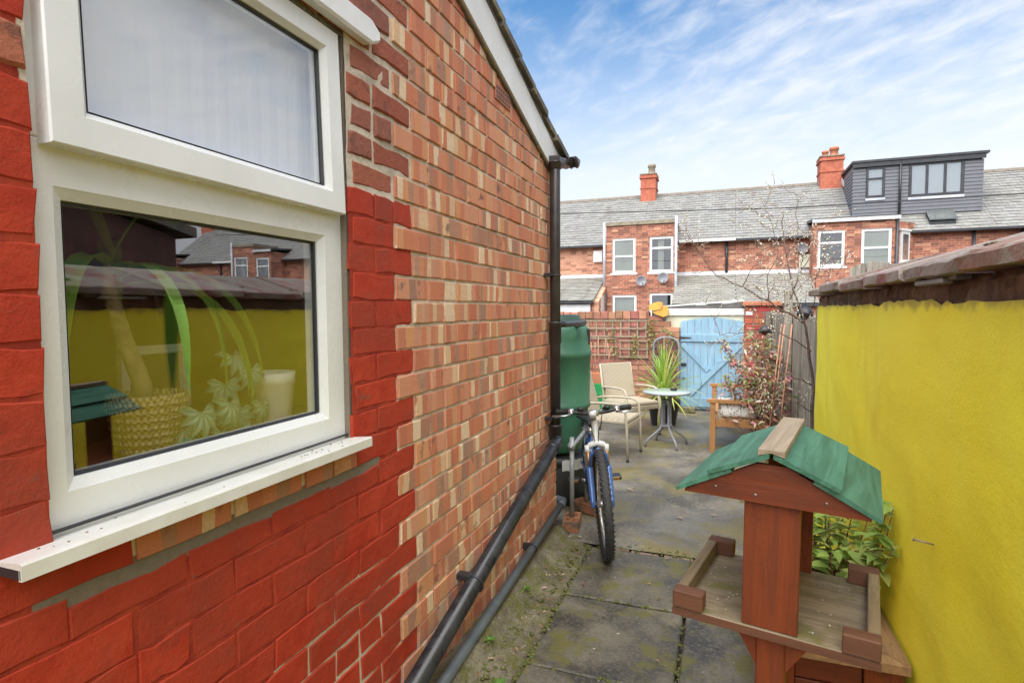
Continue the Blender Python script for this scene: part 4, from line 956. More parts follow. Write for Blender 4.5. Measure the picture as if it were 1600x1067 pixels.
# ---------------------------------------------------------------- red shrub, blossom tree
def shrub():
    t = thing('photinia_shrub', 'shrub with mixed red and green leaves hanging over the bench', 'shrub', (.55, 6.25, 0))
    st = MB(); lf = MB()
    for k in range(64):
        a = R.uniform(0, 6.28); rr = R.uniform(.05, .50) ** 1.0; top = Vector((rr * math.cos(a) * .95 - .27, rr * math.sin(a) * 1.1, R.uniform(.45, 1.42) - rr * .35))
        b0 = Vector((R.uniform(-.08, .08), R.uniform(-.08, .08), 0)); mid = b0.lerp(top, .5) + Vector((R.uniform(-.05, .05), R.uniform(-.05, .05), .08))
        pts = [b0, b0.lerp(mid, .5), mid, mid.lerp(top, .55) + Vector((0, 0, .02)), top]
        st.tube(pts, [.007, .0055, .0045, .0035, .002], 5)
        for i in range(40):
            s = .40 + .55 * R.random() ** .7; kk = min(int(s * 4), 3); q = pts[kk].lerp(pts[kk + 1], s * 4 - kk) + Vector((R.gauss(0, .02), R.gauss(0, .02), R.gauss(0, .02)))
            d = Vector((R.gauss(0, 1), R.gauss(0, 1), R.gauss(.1, .6)))
            if q.z < .60 and R.random() < .72: continue
            red = R.random() < .42
            lf.cc = (R.uniform(.42, .68), R.uniform(.16, .30), R.uniform(.14, .24), 1) if red else ((R.uniform(.25, .42), R.uniform(.30, .42), R.uniform(.10, .17), 1) if R.random() < .75 else (.66, .52, .44, 1))
            v, f = leaf_mesh(R.uniform(.05, .085), R.uniform(.02, .032), .3, .4, 3, .7)
            M_ = Matrix.Translation(q) @ frame_to(d, R.uniform(-1, 1)); lf.add([M_ @ Vector(p) for p in v], f)
    so_ = st.build('stems', MAT['redstem'], t); kind(so_, 'stuff')
    lo = lf.build('foliage', MAT['shrubleaf'], t); kind(lo, 'stuff')
    for dx, dy in ((-.14, -.3), (-.1, -.15), (-.06, -.4)):
        m = MB(); m.tube([(dx, dy, 0), (dx + .04, dy, .6), (dx + .11, dy + .02, 1.35)], .006, 6); m.build('cane', MAT['cane'], t)
shrub()
tr = thing('blossom_tree', 'bare dark branched tree with tiny white blossom beside the end of the yellow wall', 'tree', (.60, 4.72, 0))
BR = [([(.60, 4.72, 0), (.635, 4.75, .65), (.63, 4.75, 1.03), (.575, 4.7, 1.32), (.56, 4.7, 1.41), (.49, 4.75, 1.64), (.44, 4.8, 1.89), (.41, 4.85, 2.16), (.42, 4.9, 2.25)], .022, .004),
      ([(.57, 4.7, 1.39), (.45, 4.65, 1.46), (.31, 4.6, 1.55), (.13, 4.55, 1.65), (-.05, 4.5, 1.74), (-.17, 4.5, 1.91), (-.24, 4.5, 2.02)], .012, .003),
      ([(.62, 4.75, 1.18), (.52, 4.7, 1.25), (.34, 4.7, 1.35), (.18, 4.65, 1.32), (-.02, 4.6, 1.30)], .009, .002),
      ([(.64, 4.75, .93), (.5, 4.7, .98), (.36, 4.7, 1.08), (.2, 4.7, 1.12)], .009, .002),
      ([(.64, 4.75, .72), (.55, 4.7, .78), (.45, 4.7, .83), (.3, 4.68, .86)], .008, .002),
      ([(.49, 4.75, 1.64), (.55, 4.8, 1.79), (.65, 4.85, 1.96), (.72, 4.9, 2.13)], .008, .002),
      ([(.44, 4.7, 1.51), (.49, 4.7, 1.62), (.58, 4.75, 1.7), (.66, 4.8, 1.74)], .007, .002),
      ([(.31, 4.6, 1.55), (.30, 4.6, 1.74), (.37, 4.6, 1.88), (.32, 4.6, 2.13), (.25, 4.6, 2.3)], .006, .0018),
      ([(.13, 4.55, 1.65), (.2, 4.5, 1.8), (.3, 4.5, 1.86), (.42, 4.5, 2.0)], .005, .0016),
      ([(.56, 4.7, 1.41), (.62, 4.6, 1.55), (.60, 4.5, 1.72), (.7, 4.5, 1.85)], .006, .0016),
      ([(.44, 4.8, 1.89), (.52, 4.8, 2.05), (.50, 4.85, 2.25)], .005, .0016)]
tw = MB(); bl = MB()
def twig(p, d, L, depth):
    pts = [Vector(p)]; d = Vector(d).normalized()
    for i in range(4):
        d = (d + Vector((R.gauss(0, .22), R.gauss(0, .22), R.gauss(.06, .2)))).normalized(); pts.append(pts[-1] + d * L / 4)
        if R.random() < .48:
            for _ in range(R.randint(1, 2)):
                q = pts[-1] + Vector((R.gauss(0, .008), R.gauss(0, .008), R.gauss(0, .008))); bl.ball(q, R.uniform(.0028, .0062), 5, 3)
        if depth and R.random() < .55: twig(pts[-1], d + Vector((R.gauss(0, .7), R.gauss(0, .7), R.gauss(.1, .6))), L * R.uniform(.4, .7), depth - 1)
    tw.tube(pts, [.0026, .0021, .0018, .0015, .001], 4)
for k, (pts, r0, r1) in enumerate(BR):
    # smooth the limb a little
    q = []
    for a, b_ in zip(pts, pts[1:]):
        a, b_ = Vector(a), Vector(b_)
        for t in (0, .33, .66): q.append(a.lerp(b_, t) + Vector((R.gauss(0, .004), R.gauss(0, .004), R.gauss(0, .005))))
    q.append(Vector(pts[-1])); n = len(q)
    m = MB(); m.tube(q, [.68 * (r0 + (r1 - r0) * (i / (n - 1)) ** .7) for i in range(n)], 8); m.build('trunk' if k == 0 else 'limb', MAT['bark'], tr, True)
    for i in range(4 if k == 0 else 2, n):
        if q[i].z < .7: continue
        for _ in range(2 if q[i].z > 1.2 else 1):
            if R.random() < .5: twig(q[i], (R.gauss(-.2, .8), R.gauss(0, .8), R.gauss(.25, .7)), R.uniform(.12, .34), 1)
kind(tw.build('twigs', MAT['twig'], tr, True), 'stuff'); kind(bl.build('blossoms', MAT['blossom'], tr, True), 'stuff')
for (x, y, z), lab, r in (((.345, 5.5, 1.30), 'small dark hanging lamp below a branch, left of the fence', .05), ((.60, 5.0, 1.455), 'larger dark round lamp hanging right at the end of the yellow wall coping', .062)):
    t = thing('hanging_lamp', lab, 'lamp', (x, y, z), 0, 'dark hanging garden lamps')
    m = MB(); m.lathe([(.008, r * .95), (r * .5, r * .8), (r * .95, r * .3), (r, 0), (r * .9, -r * .35), (r * .82, -r * .3), (r * .8, 0)], 18); m.build('shade', MAT['hangblack'], t)
    m = MB(); m.ball((0, 0, -r * .35), r * .5, 10, 6); m.build('bulb', MAT['terracotta'] if r < .055 else MAT['hangblack'], t)
    m = MB(); m.tube([(0, 0, r * .9), (.01, 0, r + .12)], .002, 5); m.build('wire', MAT['rubber'], t)

# ---------------------------------------------------------------- bench
bn = thing('wooden_bench', 'varnished wooden garden bench under the red shrub by the fence', 'bench', (.15, 6.9, 0))
for y in (6.23, 7.55):
    m = MB(); m.box((-.115, y, 0), (-.06, y + .055, .53), .004); m.build('leg', MAT['orangewood'], bn, True)
    m = MB(); m.box((.40, y, 0), (.455, y + .055, .92), .004); m.build('leg', MAT['orangewood'], bn, True)
    m = MB(); m.prism([(-.15, .535), (-.13, .53), (.40, .53), (.40, .562), (-.12, .562), (-.145, .556)], 'y', y - .012, y + .067); m.build('armrest', MAT['orangewood'], bn, True)
    m = MB(); m.box((-.06, y + .01, .28), (.40, y + .04, .345), .003); m.build('side_rail', MAT['orangewood'], bn, True)
for k in range(5): m = MB(); m.box((-.11 + k * .1, 6.24, .346), (-.03 + k * .1, 7.59, .366), .003); m.build('seat_slat', MAT['orangewood'], bn, True)
for z in (.46, .60, .84): m = MB(); m.box((.43, 6.29, z), (.452, 7.545, z + .07), .003); m.build('back_slat', MAT['orangewood'], bn, True)
def cushion_mat():
    b = NB('leaf_print_cushion'); P = b.map(b.pos(), (1, 1, 1)); v = b.N.new('ShaderNodeTexVoronoi'); v.inputs['Scale'].default_value = 16; b.put(P, v.inputs['Vector'])
    c = b.mix(b.step(b.noise(b.map(P, (1, 1, .4)), 34, 3, .6, 1.2), .56, .60), (.74, .68, .62), (.16, .19, .13))
    c = b.mix(b.step(b.noise(P, 15, 3), .60, .66, 0, .8), c, (.62, .20, .18)); return b.end(c, .9)
cm = cushion_mat()
for nm, loc, sz, rx, lab in (('cushion', (.15, 6.30, .475), (.185, .045, .105), -6, 'white leaf printed cushion standing on edge at the near end of the bench'), ('cushion', (.24, 6.44, .40), (.18, .12, .04), 0, 'pale printed seat cushion lying flat behind the upright cushion on the bench')):
    m = MB(); vs = []; nn = 14
    for i in range(nn + 1):
        for j in range(nn + 1):
            u, w = i / nn * 2 - 1, j / nn * 2 - 1; pu = (1 - abs(u) ** 4) ** .5 * (1 - abs(w) ** 4) ** .5
            vs.append((u, w, pu))
    t = sz[1] if sz[1] < sz[2] else sz[2]
    A_ = (lambda u, w, h: (u * sz[0], h * sz[1], w * sz[2])) if sz[1] < sz[2] else (lambda u, w, h: (u * sz[0], w * sz[1], h * sz[2]))
    v1 = [A_(u, w, h) for u, w, h in vs]; v2 = [A_(u, w, -h) for u, w, h in vs]; k = nn + 1
    f = [(i * k + j, (i + 1) * k + j, (i + 1) * k + j + 1, i * k + j + 1) for i in range(nn) for j in range(nn)]
    m.add(v1, f, True); m.add(v2, [q[::-1] for q in f], True); o = m.build(nm, cm); o.location = loc; o.rotation_euler = (rad(rx), 0, rad(3)); tag(o, lab, 'cushion', 'cushions on the garden bench')

# ---------------------------------------------------------------- bicycle
bi = thing('bicycle', 'blue mountain bike leaning on the green water butt, front wheel towards the viewer', 'bicycle', (-.644, 3.385, 0))
bi.rotation_euler = (0, rad(4.2), rad(197.5))
def wheel(y, R_=.33):
    w = thing_part('wheel', bi, (0, y, R_))
    m = MB(); m.torus((0, 0, 0), (1, 0, 0), R_ - .027, .026, 64, 12); m.build('tyre', MAT['tyre'], w)
    m = MB()
    for i in range(62):
        a = 2 * math.pi * i / 62; 
        for s, da in ((-.013, 0), (.013, .5), (-.024, .5), (.024, 0)):
            aa = a + da * 2 * math.pi / 62; c = Vector((s, math.cos(aa) * (R_ - .003 - abs(s) * .32), math.sin(aa) * (R_ - .003 - abs(s) * .32)))
            t_ = Vector((0, -math.sin(aa), math.cos(aa))); n_ = Vector((s * 14, math.cos(aa), math.sin(aa))).normalized(); b_ = Vector((1, 0, 0))
            q = []
            for h in (-.004, .0035):
                for e1, e2 in ((-1, -1), (1, -1), (1, 1), (-1, 1)): q.append(c + n_ * h + t_ * e1 * .0055 + b_ * e2 * .0045)
            m.add(q, [(4, 5, 6, 7), (0, 1, 5, 4), (1, 2, 6, 5), (2, 3, 7, 6), (3, 0, 4, 7)])
    kind(m.build('tread', MAT['tyre'], w), 'stuff')
    m = MB(); m.torus((0, 0, 0), (1, 0, 0), R_ - .058, .012, 56, 8); m.build('rim', MAT['chrome'], w)
    m = MB()
    for i in range(32):
        a = 2 * math.pi * i / 32; b_ = a + (.55 if i % 4 < 2 else -.55); s = .03 if i % 2 else -.03
        m.tube([(s, math.cos(b_) * .02, math.sin(b_) * .02), (s * .1, math.cos(a) * (R_ - .06), math.sin(a) * (R_ - .06))], .0012, 4, False)
    kind(m.build('spokes', MAT['chrome'], w), 'stuff')
    m = MB(); m.tube([(-.055, 0, 0), (-.036, 0, 0), (-.034, 0, 0), (.034, 0, 0), (.036, 0, 0), (.055, 0, 0)], [.006, .007, .021, .021, .007, .006], 14); m.build('hub', MAT['chrome'], w)
def thing_part(name, parent, loc):
    # a part made of sub-parts: an Empty under its thing
    o = bpy.data.objects.new(name, None); COL.objects.link(o); o.parent = parent; o.location = loc; o.empty_display_size = .05; return o
wheel(0); wheel(-1.03)
fk = Vector((0, -.326, .946)); hub = Vector((0, .0, .33)); nrm = Vector((0, -.946, -.326))
cr = hub + fk * .335 + nrm * .035
for s in (-1, 1):
    a = hub + Vector((s * .058, 0, 0)); b_ = hub + Vector((s * .058, 0, 0)) + fk * .205 + nrm * .030
    m = MB(); m.tube([a - fk * .02, a + fk * .02 + nrm * .012, b_, b_ + fk * .02], [.012, .017, .0205, .019], 12); m.build('fork_leg', MAT['bikeblue'], bi)
    m = MB(); m.tube([b_, cr + Vector((s * .058, 0, 0))], .0125, 12); m.build('stanchion', MAT['gold'], bi)
    m = MB(); m.tube([cr + Vector((s * .058, 0, -.03)), cr + Vector((s * .058, 0, .022))], .0185, 12); m.build('fork_cap', MAT['bikewhite'], bi)
m = MB(); m.tube([cr + Vector((-.058, 0, 0)), cr + Vector((-.04, 0, .022)), cr + Vector((0, 0, .034)), cr + Vector((.04, 0, .022)), cr + Vector((.058, 0, 0))], [.017, .019, .022, .019, .017], 12); m.build('fork_crown', MAT['bikewhite'], bi)
ba = hub + fk * .215 + nrm * .03
m = MB(); m.tube([ba + Vector((.058, 0, -.01)), ba + Vector((.045, .03, .09)), ba + Vector((0, .035, .125)), ba + Vector((-.045, .03, .09)), ba + Vector((-.058, 0, -.01))], [.011, .012, .013, .012, .011], 10); m.build('fork_brace', MAT['bikeblue'], bi)
h0 = cr + fk * .02; h1 = cr + fk * .17
m = MB(); m.tube([h0, h0 + fk * .01, h1 - fk * .01, h1], [.024, .021, .021, .024], 16); m.build('head_tube', MAT['bikewhite'], bi)
stt = h1 + fk * .05; clampp = stt + Vector((0, .06, .012))
m = MB(); m.tube([h1, stt], .015, 12); m.build('steerer', MAT['chrome'], bi)
m = MB(); m.tube([stt, clampp], [.019, .017], 12); m.build('stem', MAT['chrome'], bi)
m = MB(); m.tube([clampp + Vector((-.026, 0, 0)), clampp + Vector((.026, 0, 0))], .021, 14); m.build('bar_clamp', MAT['chrome'], bi)
bar = [clampp + Vector((x, y, z)) for x, y, z in ((-.235, -.040, .016), (-.165, -.025, .016), (-.10, -.004, .006), (-.05, 0, 0), (.05, 0, 0), (.10, -.004, .006), (.165, -.025, .016), (.235, -.040, .016))]
m = MB(); m.tube(bar, .0115, 12); hbar = m.build('handlebar', MAT['blackplastic'], bi)
for s in (0, -1):
    a, b_ = (bar[0], bar[1]) if s == 0 else (bar[-1], bar[-2]); sg = -1 if s == 0 else 1
    m = MB(); m.tube([a, a.lerp(b_, .05), a.lerp(b_, .5), a.lerp(b_, 1.1), a.lerp(b_, 1.2)], [.016, .0175, .0160, .017, .021], 14); m.build('grip', MAT['blackrubber'], hbar)
    c = a.lerp(b_, 1.32)
    m = MB(); m.tube([c + Vector((-.018, 0, 0)), c + Vector((.018, 0, 0))], .019, 12); m.tube([c, c + Vector((0, .03, -.012))], .012, 10); m.tube([c + Vector((0, .03, -.012)), c + Vector((sg * .04, .05, -.018)), c + Vector((sg * .12, .035, -.016))], [.008, .006, .005], 8); m.build('brake_lever', MAT['chrome'], hbar)
    m = MB(); m.tube([c + Vector((-sg * .045, -.004, -.002)), c + Vector((-sg * .085, .0, -.004))], [.020, .017], 12); m.ball(c + Vector((-sg * .06, .014, .014)), .019, 10, 6, (1.2, 1, .7)); m.build('gear_shifter', MAT['blackplastic'], hbar)
    m = MB(); p0 = c + Vector((-sg * .03, .03, -.01)); m.tube([p0, p0 + Vector((-sg * .07, .075, .02)), clampp + Vector((sg * .03, .085, -.06)), h1 + Vector((sg * .022, .03, -.05)), cr + Vector((sg * .01, .03, .05))], .0028, 6); m.build('brake_cable', MAT['rubber'], bi)
m = MB(); rl = clampp + Vector((.015, .03, .0)); m.tube([rl + Vector((0, 0, 0)), rl + Vector((0, .028, 0))], [.020, .024], 14); m.build('lamp', MAT['bikewhite'], bi)
m = MB(); rf = h1 + Vector((.03, .04, -.05)); m.tube([rf, rf + Vector((0, .012, 0))], [.018, .018], 12); m.build('reflector', MAT['chrome'], bi)
bb = Vector((0, -.61, .29)); st_top = Vector((0, -.72, .615)); rh = Vector((0, -1.03, .33))
m = MB(); m.tube([h1 - fk * .03, st_top - Vector((0, 0, .03))], .0155, 12); m.tube([h0 + fk * .03, bb], .0185, 12); m.tube([bb, st_top], .0155, 12)
for s in (-1, 1): m.tube([bb + Vector((s * .03, 0, 0)), rh + Vector((s * .06, 0, 0))], .009, 8); m.tube([st_top + Vector((s * .018, 0, -.05)), rh + Vector((s * .06, 0, 0))], .008, 8)
m.build('frame', MAT['bikeblue'], bi)
m = MB(); m.tube([st_top, st_top + Vector((0, -.015, .06))], .0128, 10); m.build('seat_post', MAT['chrome'], bi)
m = MB(); vs = []; sp = st_top + Vector((0, -.02, .075)); N_ = 12
for i in range(9):
    t = i / 8; w = .016 + .062 * max(0, (t - .35) / .65) ** 1.3; yy = .14 - .27 * t
    for k in range(N_):
        a = 2 * math.pi * k / N_; vs.append(sp + Vector((w * math.cos(a), yy, .018 * math.sin(a) + .012 * t * t)))
m.add(vs, [(i * N_ + k, i * N_ + (k + 1) % N_, (i + 1) * N_ + (k + 1) % N_, (i + 1) * N_ + k) for i in range(8) for k in range(N_)] + [tuple(range(N_))[::-1], tuple(8 * N_ + k for k in range(N_))], True); m.build('saddle', MAT['blackrubber'], bi)
m = MB(); m.torus(bb + Vector((.045, 0, 0)), (1, 0, 0), .085, .006, 30, 6); m.tube([bb + Vector((-.06, 0, 0)), bb + Vector((.06, 0, 0))], .02, 12); m.build('chainring', MAT['blackplastic'], bi)
for s, a in ((-1, 20), (1, 200)):
    e_ = bb + Vector((s * .075, math.cos(rad(a)) * .165, math.sin(rad(a)) * .10 + (.03 if s < 0 else 0)))
    m = MB(); m.tube([bb + Vector((s * .062, 0, 0)), e_], [.013, .010], 8); ck = m.build('crank', MAT['chrome'], bi)
    m = MB(); m.box(e_ + Vector((s * .012, -.045, -.013)), e_ + Vector((s * .10, .045, .013)), .006); m.build('pedal', MAT['blackplastic'], ck)
    m = MB(); m.box(e_ + Vector((s * .03, .0455, -.008)), e_ + Vector((s * .085, .049, .008)), .001); m.build('pedal_reflector', MAT['gold'], ck)

# ---------------------------------------------------------------- water butt and pipe rack
bu = thing('water_butt', 'tall green plastic water butt on a black stand behind the downpipe', 'water butt', (-1.265, 4.42, .36))
m = MB(); m.lathe([(.20, .02), (.215, .04), (.24, .16), (.262, .30), (.270, .365), (.284, .372), (.286, .405), (.279, .412), (.284, .60), (.286, .765), (.293, .772), (.294, .81), (.286, .816), (.280, .92), (.268, .99), (.250, 1.02), (.0, 1.02)], 40); m.build('barrel', MAT['butt'], bu)
m = MB(); m.lathe([(.235, 1.02), (.24, 1.025), (.24, 1.05), (.215, 1.056), (.20, 1.09), (.18, 1.098), (.165, 1.092), (0, 1.10)], 36); m.build('lid', simple('dark_green_lid', (.035, .075, .05), (.028, .06, .042), 4, .5, .05), bu)
m = MB(); m.box((.255, -.03, .86), (.285, .03, .99), .008); m.build('strap', MAT['rubber'], bu)
m = MB(); m.tube([(.2, -.2, .06), (.235, -.235, .06), (.25, -.25, .06)], [.012, .012, .009], 10); m.build('tap', MAT['rubber'], bu)
bs = thing('butt_stand', 'black plastic stand under the green water butt with a torn white label', 'stand', (-1.265, 4.42, 0))
m = MB(); m.lathe([(.285, 0), (.288, .02), (.262, .28), (.258, .29), (.264, .30), (.264, .352), (.25, .359), (.0, .359)], 40); m.build('stand', MAT['blackplastic'], bs)
m = MB()
lv = []
for i in range(7):
    a = rad(-62 + i * 7)
    for z in (.262, .345): lv.append((.2655 * math.cos(a) if z > .3 else .2665 * math.cos(a), (.2655 if z > .3 else .2665) * math.sin(a), z + (i % 2) * .006))
m.add(lv, [(2 * i, 2 * i + 2, 2 * i + 3, 2 * i + 1) for i in range(6)], True); m.build('label', MAT['whitepaint'], bs)
m = MB(); m.tube([(-1.02, 3.61, 1.405), (-1.0, 3.75, 1.40), (-.97, 3.98, 1.40), (-.955, 4.12, 1.405), (-.985, 4.24, 1.395), (-1.05, 4.27, 1.38)], [.021] * 6, 12); tag(m.build('filler_hose', MAT['blackpipe']), 'dark filler hose running from the downpipe to the green water butt', 'hose')
rk = thing('pipe_rack', 'galvanised scaffold pipe frame standing on bricks beside the bicycle', 'pipe frame', (-.93, 3.9, 0))
for x, y, zb, zt in ((-.96, 3.78, .08, .628), (-.935, 4.12, .08, .70)):
    m = MB(); m.tube([(x, y, zb), (x, y, zt)], .0155, 14); m.build('upright', MAT['galv'], rk, True)
m = MB(); m.tube([(-.962, 3.74, .565), (-.952, 3.85, .575), (-.935, 4.12, .62), (-.93, 4.2, .63)], .0145, 12); m.build('crossbar', MAT['galv'], rk, True)
for x, y, z in ((-.96, 3.78, .567), (-.935, 4.12, .62)): m = MB(); m.tube([(x, y, z - .025), (x, y, z + .025)], .0225, 14); m.tube([(x - .03, y, z), (x - .012, y, z)], .012, 8); m.build('clamp', MAT['galv'], rk, True)
def holed_brick(label, loc, rz):
    t = thing('perforated_brick', label, 'brick', loc, rad(rz), 'perforated bricks under the pipe frame')
    m = MB(); m.box((-.054, -.11, 0), (.054, .11, .05), .003)
    for i in range(3): pass
    for x0, x1 in ((-.054, -.036), (-.012, .012), (.036, .054)): m.box((x0, -.11, .0505), (x1, .11, .068))
    for y0, y1 in ((-.1098, -.075), (-.017, .017), (.075, .1098)): m.box((-.0538, y0, .0508), (.0538, y1, .0678))
    m.build('clay_body', MAT['holebrick'], t)
    return t
holed_brick('orange perforated brick under the near upright of the pipe frame', (-.96, 3.78, .004), 8)
holed_brick('dark orange perforated brick under the far upright of the pipe frame', (-.925, 4.12, .004), 60)

# ---------------------------------------------------------------- wicker chairs and round table
def make_chair(label, loc, rz):
    """local +y is the way the sitter looks"""
    t = thing('wicker_chair', label, 'chair', loc, rz, 'beige wicker armchairs by the round table')
    W, D, H = .235, .225, .40
    m = MB(); vs = []; nn = 8
    m.box((-W + .02, -D, H - .035), (W - .02, D + .01, H + .012), .012); m.build('seat', MAT['wicker'], t)
    m = MB(); m.box((-W + .018, D - .012, H - .085), (W - .018, D + .014, H - .036), .006); m.build('seat_apron', MAT['wicker'], t)
    m = MB(); pr = [(-D + .03, H + .02), (-D - .02, H + .2), (-D - .085, H + .42), (-D - .11, H + .425), (-D - .05, H + .2), (-D, H + .01)]
    m.prism(pr, 'x', -W + .02, W - .02); m.build('backrest', MAT['wicker'], t)
    for s in (-1, 1):
        x = s * W
        m = MB(); m.tube([(x, D + .02, 0), (x, D + .012, .28), (x, D - .005, .50), (x, D - .04, .545), (x, D - .09, .56), (x, 0, .562), (x, -D + .03, .552), (x * .97, -D - .03, .535)], .0135, 10); m.build('armrest', MAT['beige'], t)
        m = MB(); m.tube([(x * .97, -D - .10, 0), (x * .97, -D - .03, .3), (x * .97, -D - .02, .45), (x * .97, -D - .10, H + .425)], .0125, 10); m.build('leg', MAT['beige'], t)
        m = MB(); m.box((x * .97 - .012, -D, H - .03), (x * .97 + .012, D, H - .004), .004); m.build('side_rail', MAT['beige'], t)
        for y in (D + .02, -D - .098): m = MB(); m.tube([(x * (1 if y > 0 else .97), y, 0), (x * (1 if y > 0 else .97), y, .025)], .0155, 10); m.build('foot', MAT['rubber'], t)
    return t
make_chair('beige wicker armchair beside the round table, in front of the green box', (-1.03, 6.945, .004), rad(-134))
make_chair('beige wicker armchair partly hidden behind the bicycle handlebar', (-1.07, 5.86, .004), rad(-98))
tb = thing('garden_table', 'small round garden table with frosted glass top and bent grey metal legs', 'table', (-.57, 6.43, .004), rad(14))
m = MB(); m.lathe([(0, .585), (.248, .585), (.253, .589), (.253, .594), (.248, .598), (0, .598)], 44); m.build('tabletop', MAT['glasstop'], tb)
m = MB(); m.torus((0, 0, .588), (0, 0, 1), .252, .009, 44, 8); m.build('rim', MAT['greymetal'], tb)
for k in range(4):
    a = math.pi / 2 * k + .3; c, s = math.cos(a), math.sin(a)
    m = MB(); m.tube([(c * r, s * r, z) for r, z in ((.075, .58), (.052, .52), (.05, .40), (.05, .24), (.075, .185), (.135, .135), (.205, .085), (.235, .05), (.245, 0))], .0115, 10); m.build('leg', MAT['greymetal'], tb)
for z in (.22, .50): m = MB(); m.torus((0, 0, z), (0, 0, 1), .052, .009, 24, 8); m.build('leg_ring', MAT['greymetal'], tb)
at = thing('ashtray', 'small dark ashtray on the round glass table', 'ashtray', (-.50, 6.50, .603))
m = MB(); m.lathe([(.028, 0), (.036, .006), (.04, .024), (.034, .024), (.026, .008), (0, .006)], 18); m.build('dish', MAT['blackplastic'], at)
# ---------------------------------------------------------------- cordyline in a pot
cp = thing('plant_pot', 'large black plastic pot holding the spiky cordyline', 'pot', (-.71, 7.6, 0))
m = MB(); m.lathe([(.15, .005), (.155, .02), (.195, .27), (.21, .275), (.213, .31), (.20, .312), (.19, .28)], 30); m.build('pot', MAT['blackplastic'], cp)
m = MB(); m.lathe([(0, .285), (.192, .285)], 24, cap=False); m.build('soil', MAT['soil'], cp)
cd = thing('cordyline', 'spiky green and cream cordyline with sword leaves in a black pot by the gate', 'plant', (-.71, 7.6, .285))
m = MB(); m.tube([(0, 0, 0), (.01, 0, .16)], [.032, .026], 10); m.build('stem', MAT['woodtrunk'], cd)
for i in range(92):
    t = i / 92; el = rad(86 - 88 * t ** 1.1 + R.uniform(-7, 7)); a = i * 2.4 + R.uniform(-.2, .2)
    d = Vector((math.cos(a) * math.cos(el), math.sin(a) * math.cos(el), math.sin(el)))
    m = MB(); k = R.uniform(.75, 1.2); m.cc = (k * R.uniform(.9, 1.3), k, k * R.uniform(.7, 1.3), 1) if R.random() < .7 else (1.9, 1.35, 1.7, 1)
    blade(m, (d.x * .02, d.y * .02, .10 + .08 * (1 - t)), d, R.uniform(.52, .72) * (1 - .12 * t), .030, R.uniform(.15, .75) * (1 + t * .5), 7); m.build('leaf', MAT['cordyleaf'], cd)
# ---------------------------------------------------------------- brick wall at the back
gw = thing('garden_wall', 'weathered red brick garden wall behind the chairs, stepping down beside the blue gate', 'wall', (-1.6, 8.75, 0))
gbm = simple('mottled_garden_brick', (.42, .185, .125), (.34, .135, .09), 9, .9, .5, 50, c3=(.42, .34, .25), t3=.6, s3=7, var=.28, attr=False)
def topz(x):
    if x < -1.04: return 1.46
    if x < -.90: return 1.39
    if x < -.76: return 1.30
    return 1.215
def flatbrick(a0, a1, z0, z1, yf, mat, name, par, axis='y', sgn=-1):
    v, f = brick_mesh(a0, a1, z0, z1, 0, 'x', .004, .005)
    m = MB()
    # brick_mesh faces +x: turn it to face -y
    m.add([(b, yf - a, c) for a, b, c in v], f)
    return m.build(name, mat, par, True)
k = 0; z = -.01
while z < 1.35:
    x = -2.95 - (k % 2) * .12
    while x < -.60:
        w = .235; x1 = min(x + w, -.595)
        if z + .083 <= topz((x + x1) / 2) + .02 - (.11 if x < -1.1 else 0) and x1 - x > .05: flatbrick(x + .006, x1 - .006, z + .005, z + .079, 8.745 + R.uniform(-.006, .006), gbm, 'brick', gw)
        x = x1 if x1 > -.60 else x + w
    z += .083; k += 1
x = -2.95
while x < -1.06:
    w = R.uniform(.112, .122); flatbrick(x + .004, min(x + w, -1.03) - .004, 1.352 + R.uniform(-.004, .004), 1.465 + R.uniform(-.012, .008), 8.735 + R.uniform(-.006, .006), gbm, 'brick', gw); x += w
m = MB(); m.box((-2.98, 8.755, 0), (-1.04, 8.97, 1.445)); m.box((-1.0395, 8.756, 0), (-.6, 8.968, 1.18)); m.box((-1.039, 8.757, 1.181), (-.77, 8.965, 1.28)); m.build('mortar', MAT['mortar'], gw, True)
fo = thing('foam_block', 'crumpled yellow orange foam block lying on top of the brick garden wall', 'foam', (-.92, 8.78, 1.40))
m = MB(); m.prism([(-.115, .085), (-.05, .075), (.055, .095), (.075, .13), (.07, .195), (.02, .205), (-.06, .185), (-.115, .16)], 'y', -.09, .09); m.build('block', MAT['orangefoam'], fo)
m = MB(); m.prism([(-.07, .055), (-.02, .02), (.09, -.02), (.15, .0), (.165, .08), (.13, .15), (.085, .125), (.06, .09)], 'y', -.075, .07); m.build('torn_piece', MAT['orangefoam'], fo)
# trellis panels
def trellis(label, x0, x1, z0, z1, nx, nz, y, loc):
    t = thing('trellis', label, 'trellis', loc, 0, 'wooden trellis panels on the garden wall')
    for i in range(nx + 1):
        x = x0 + (x1 - x0) * i / nx; m = MB(); m.box((x - .011, y - .009, z0 - .01), (x + .011, y, z1 + .01), .002); m.build('slat', MAT['trellis'], t, True)
    for j in range(nz + 1):
        z = z0 + (z1 - z0) * j / nz; m = MB(); m.box((x0 - .02, y - .0185, z - .011), (x1 + .02, y - .0092, z + .011), .002); m.build('slat', MAT['trellis'], t, True)
    return t
trellis('upper wooden square lattice trellis on the brick garden wall', -2.2, -1.08, 1.085, 1.325, 9, 2, 8.725, (-1.6, 8.72, 1.08))
trellis('lower right wooden square lattice trellis on the brick garden wall', -1.46, -1.06, .775, 1.02, 3, 2, 8.725, (-1.26, 8.72, .77))
trellis('lower left wooden square lattice trellis behind the bamboo canes', -2.2, -1.53, .80, 1.05, 5, 2, 8.724, (-1.86, 8.72, .80))
iv = thing('climbing_plant', 'thin green climber straggling up the trellis on the garden wall', 'plant', (-1.3, 8.68, .7))
m = MB(); lf = MB()
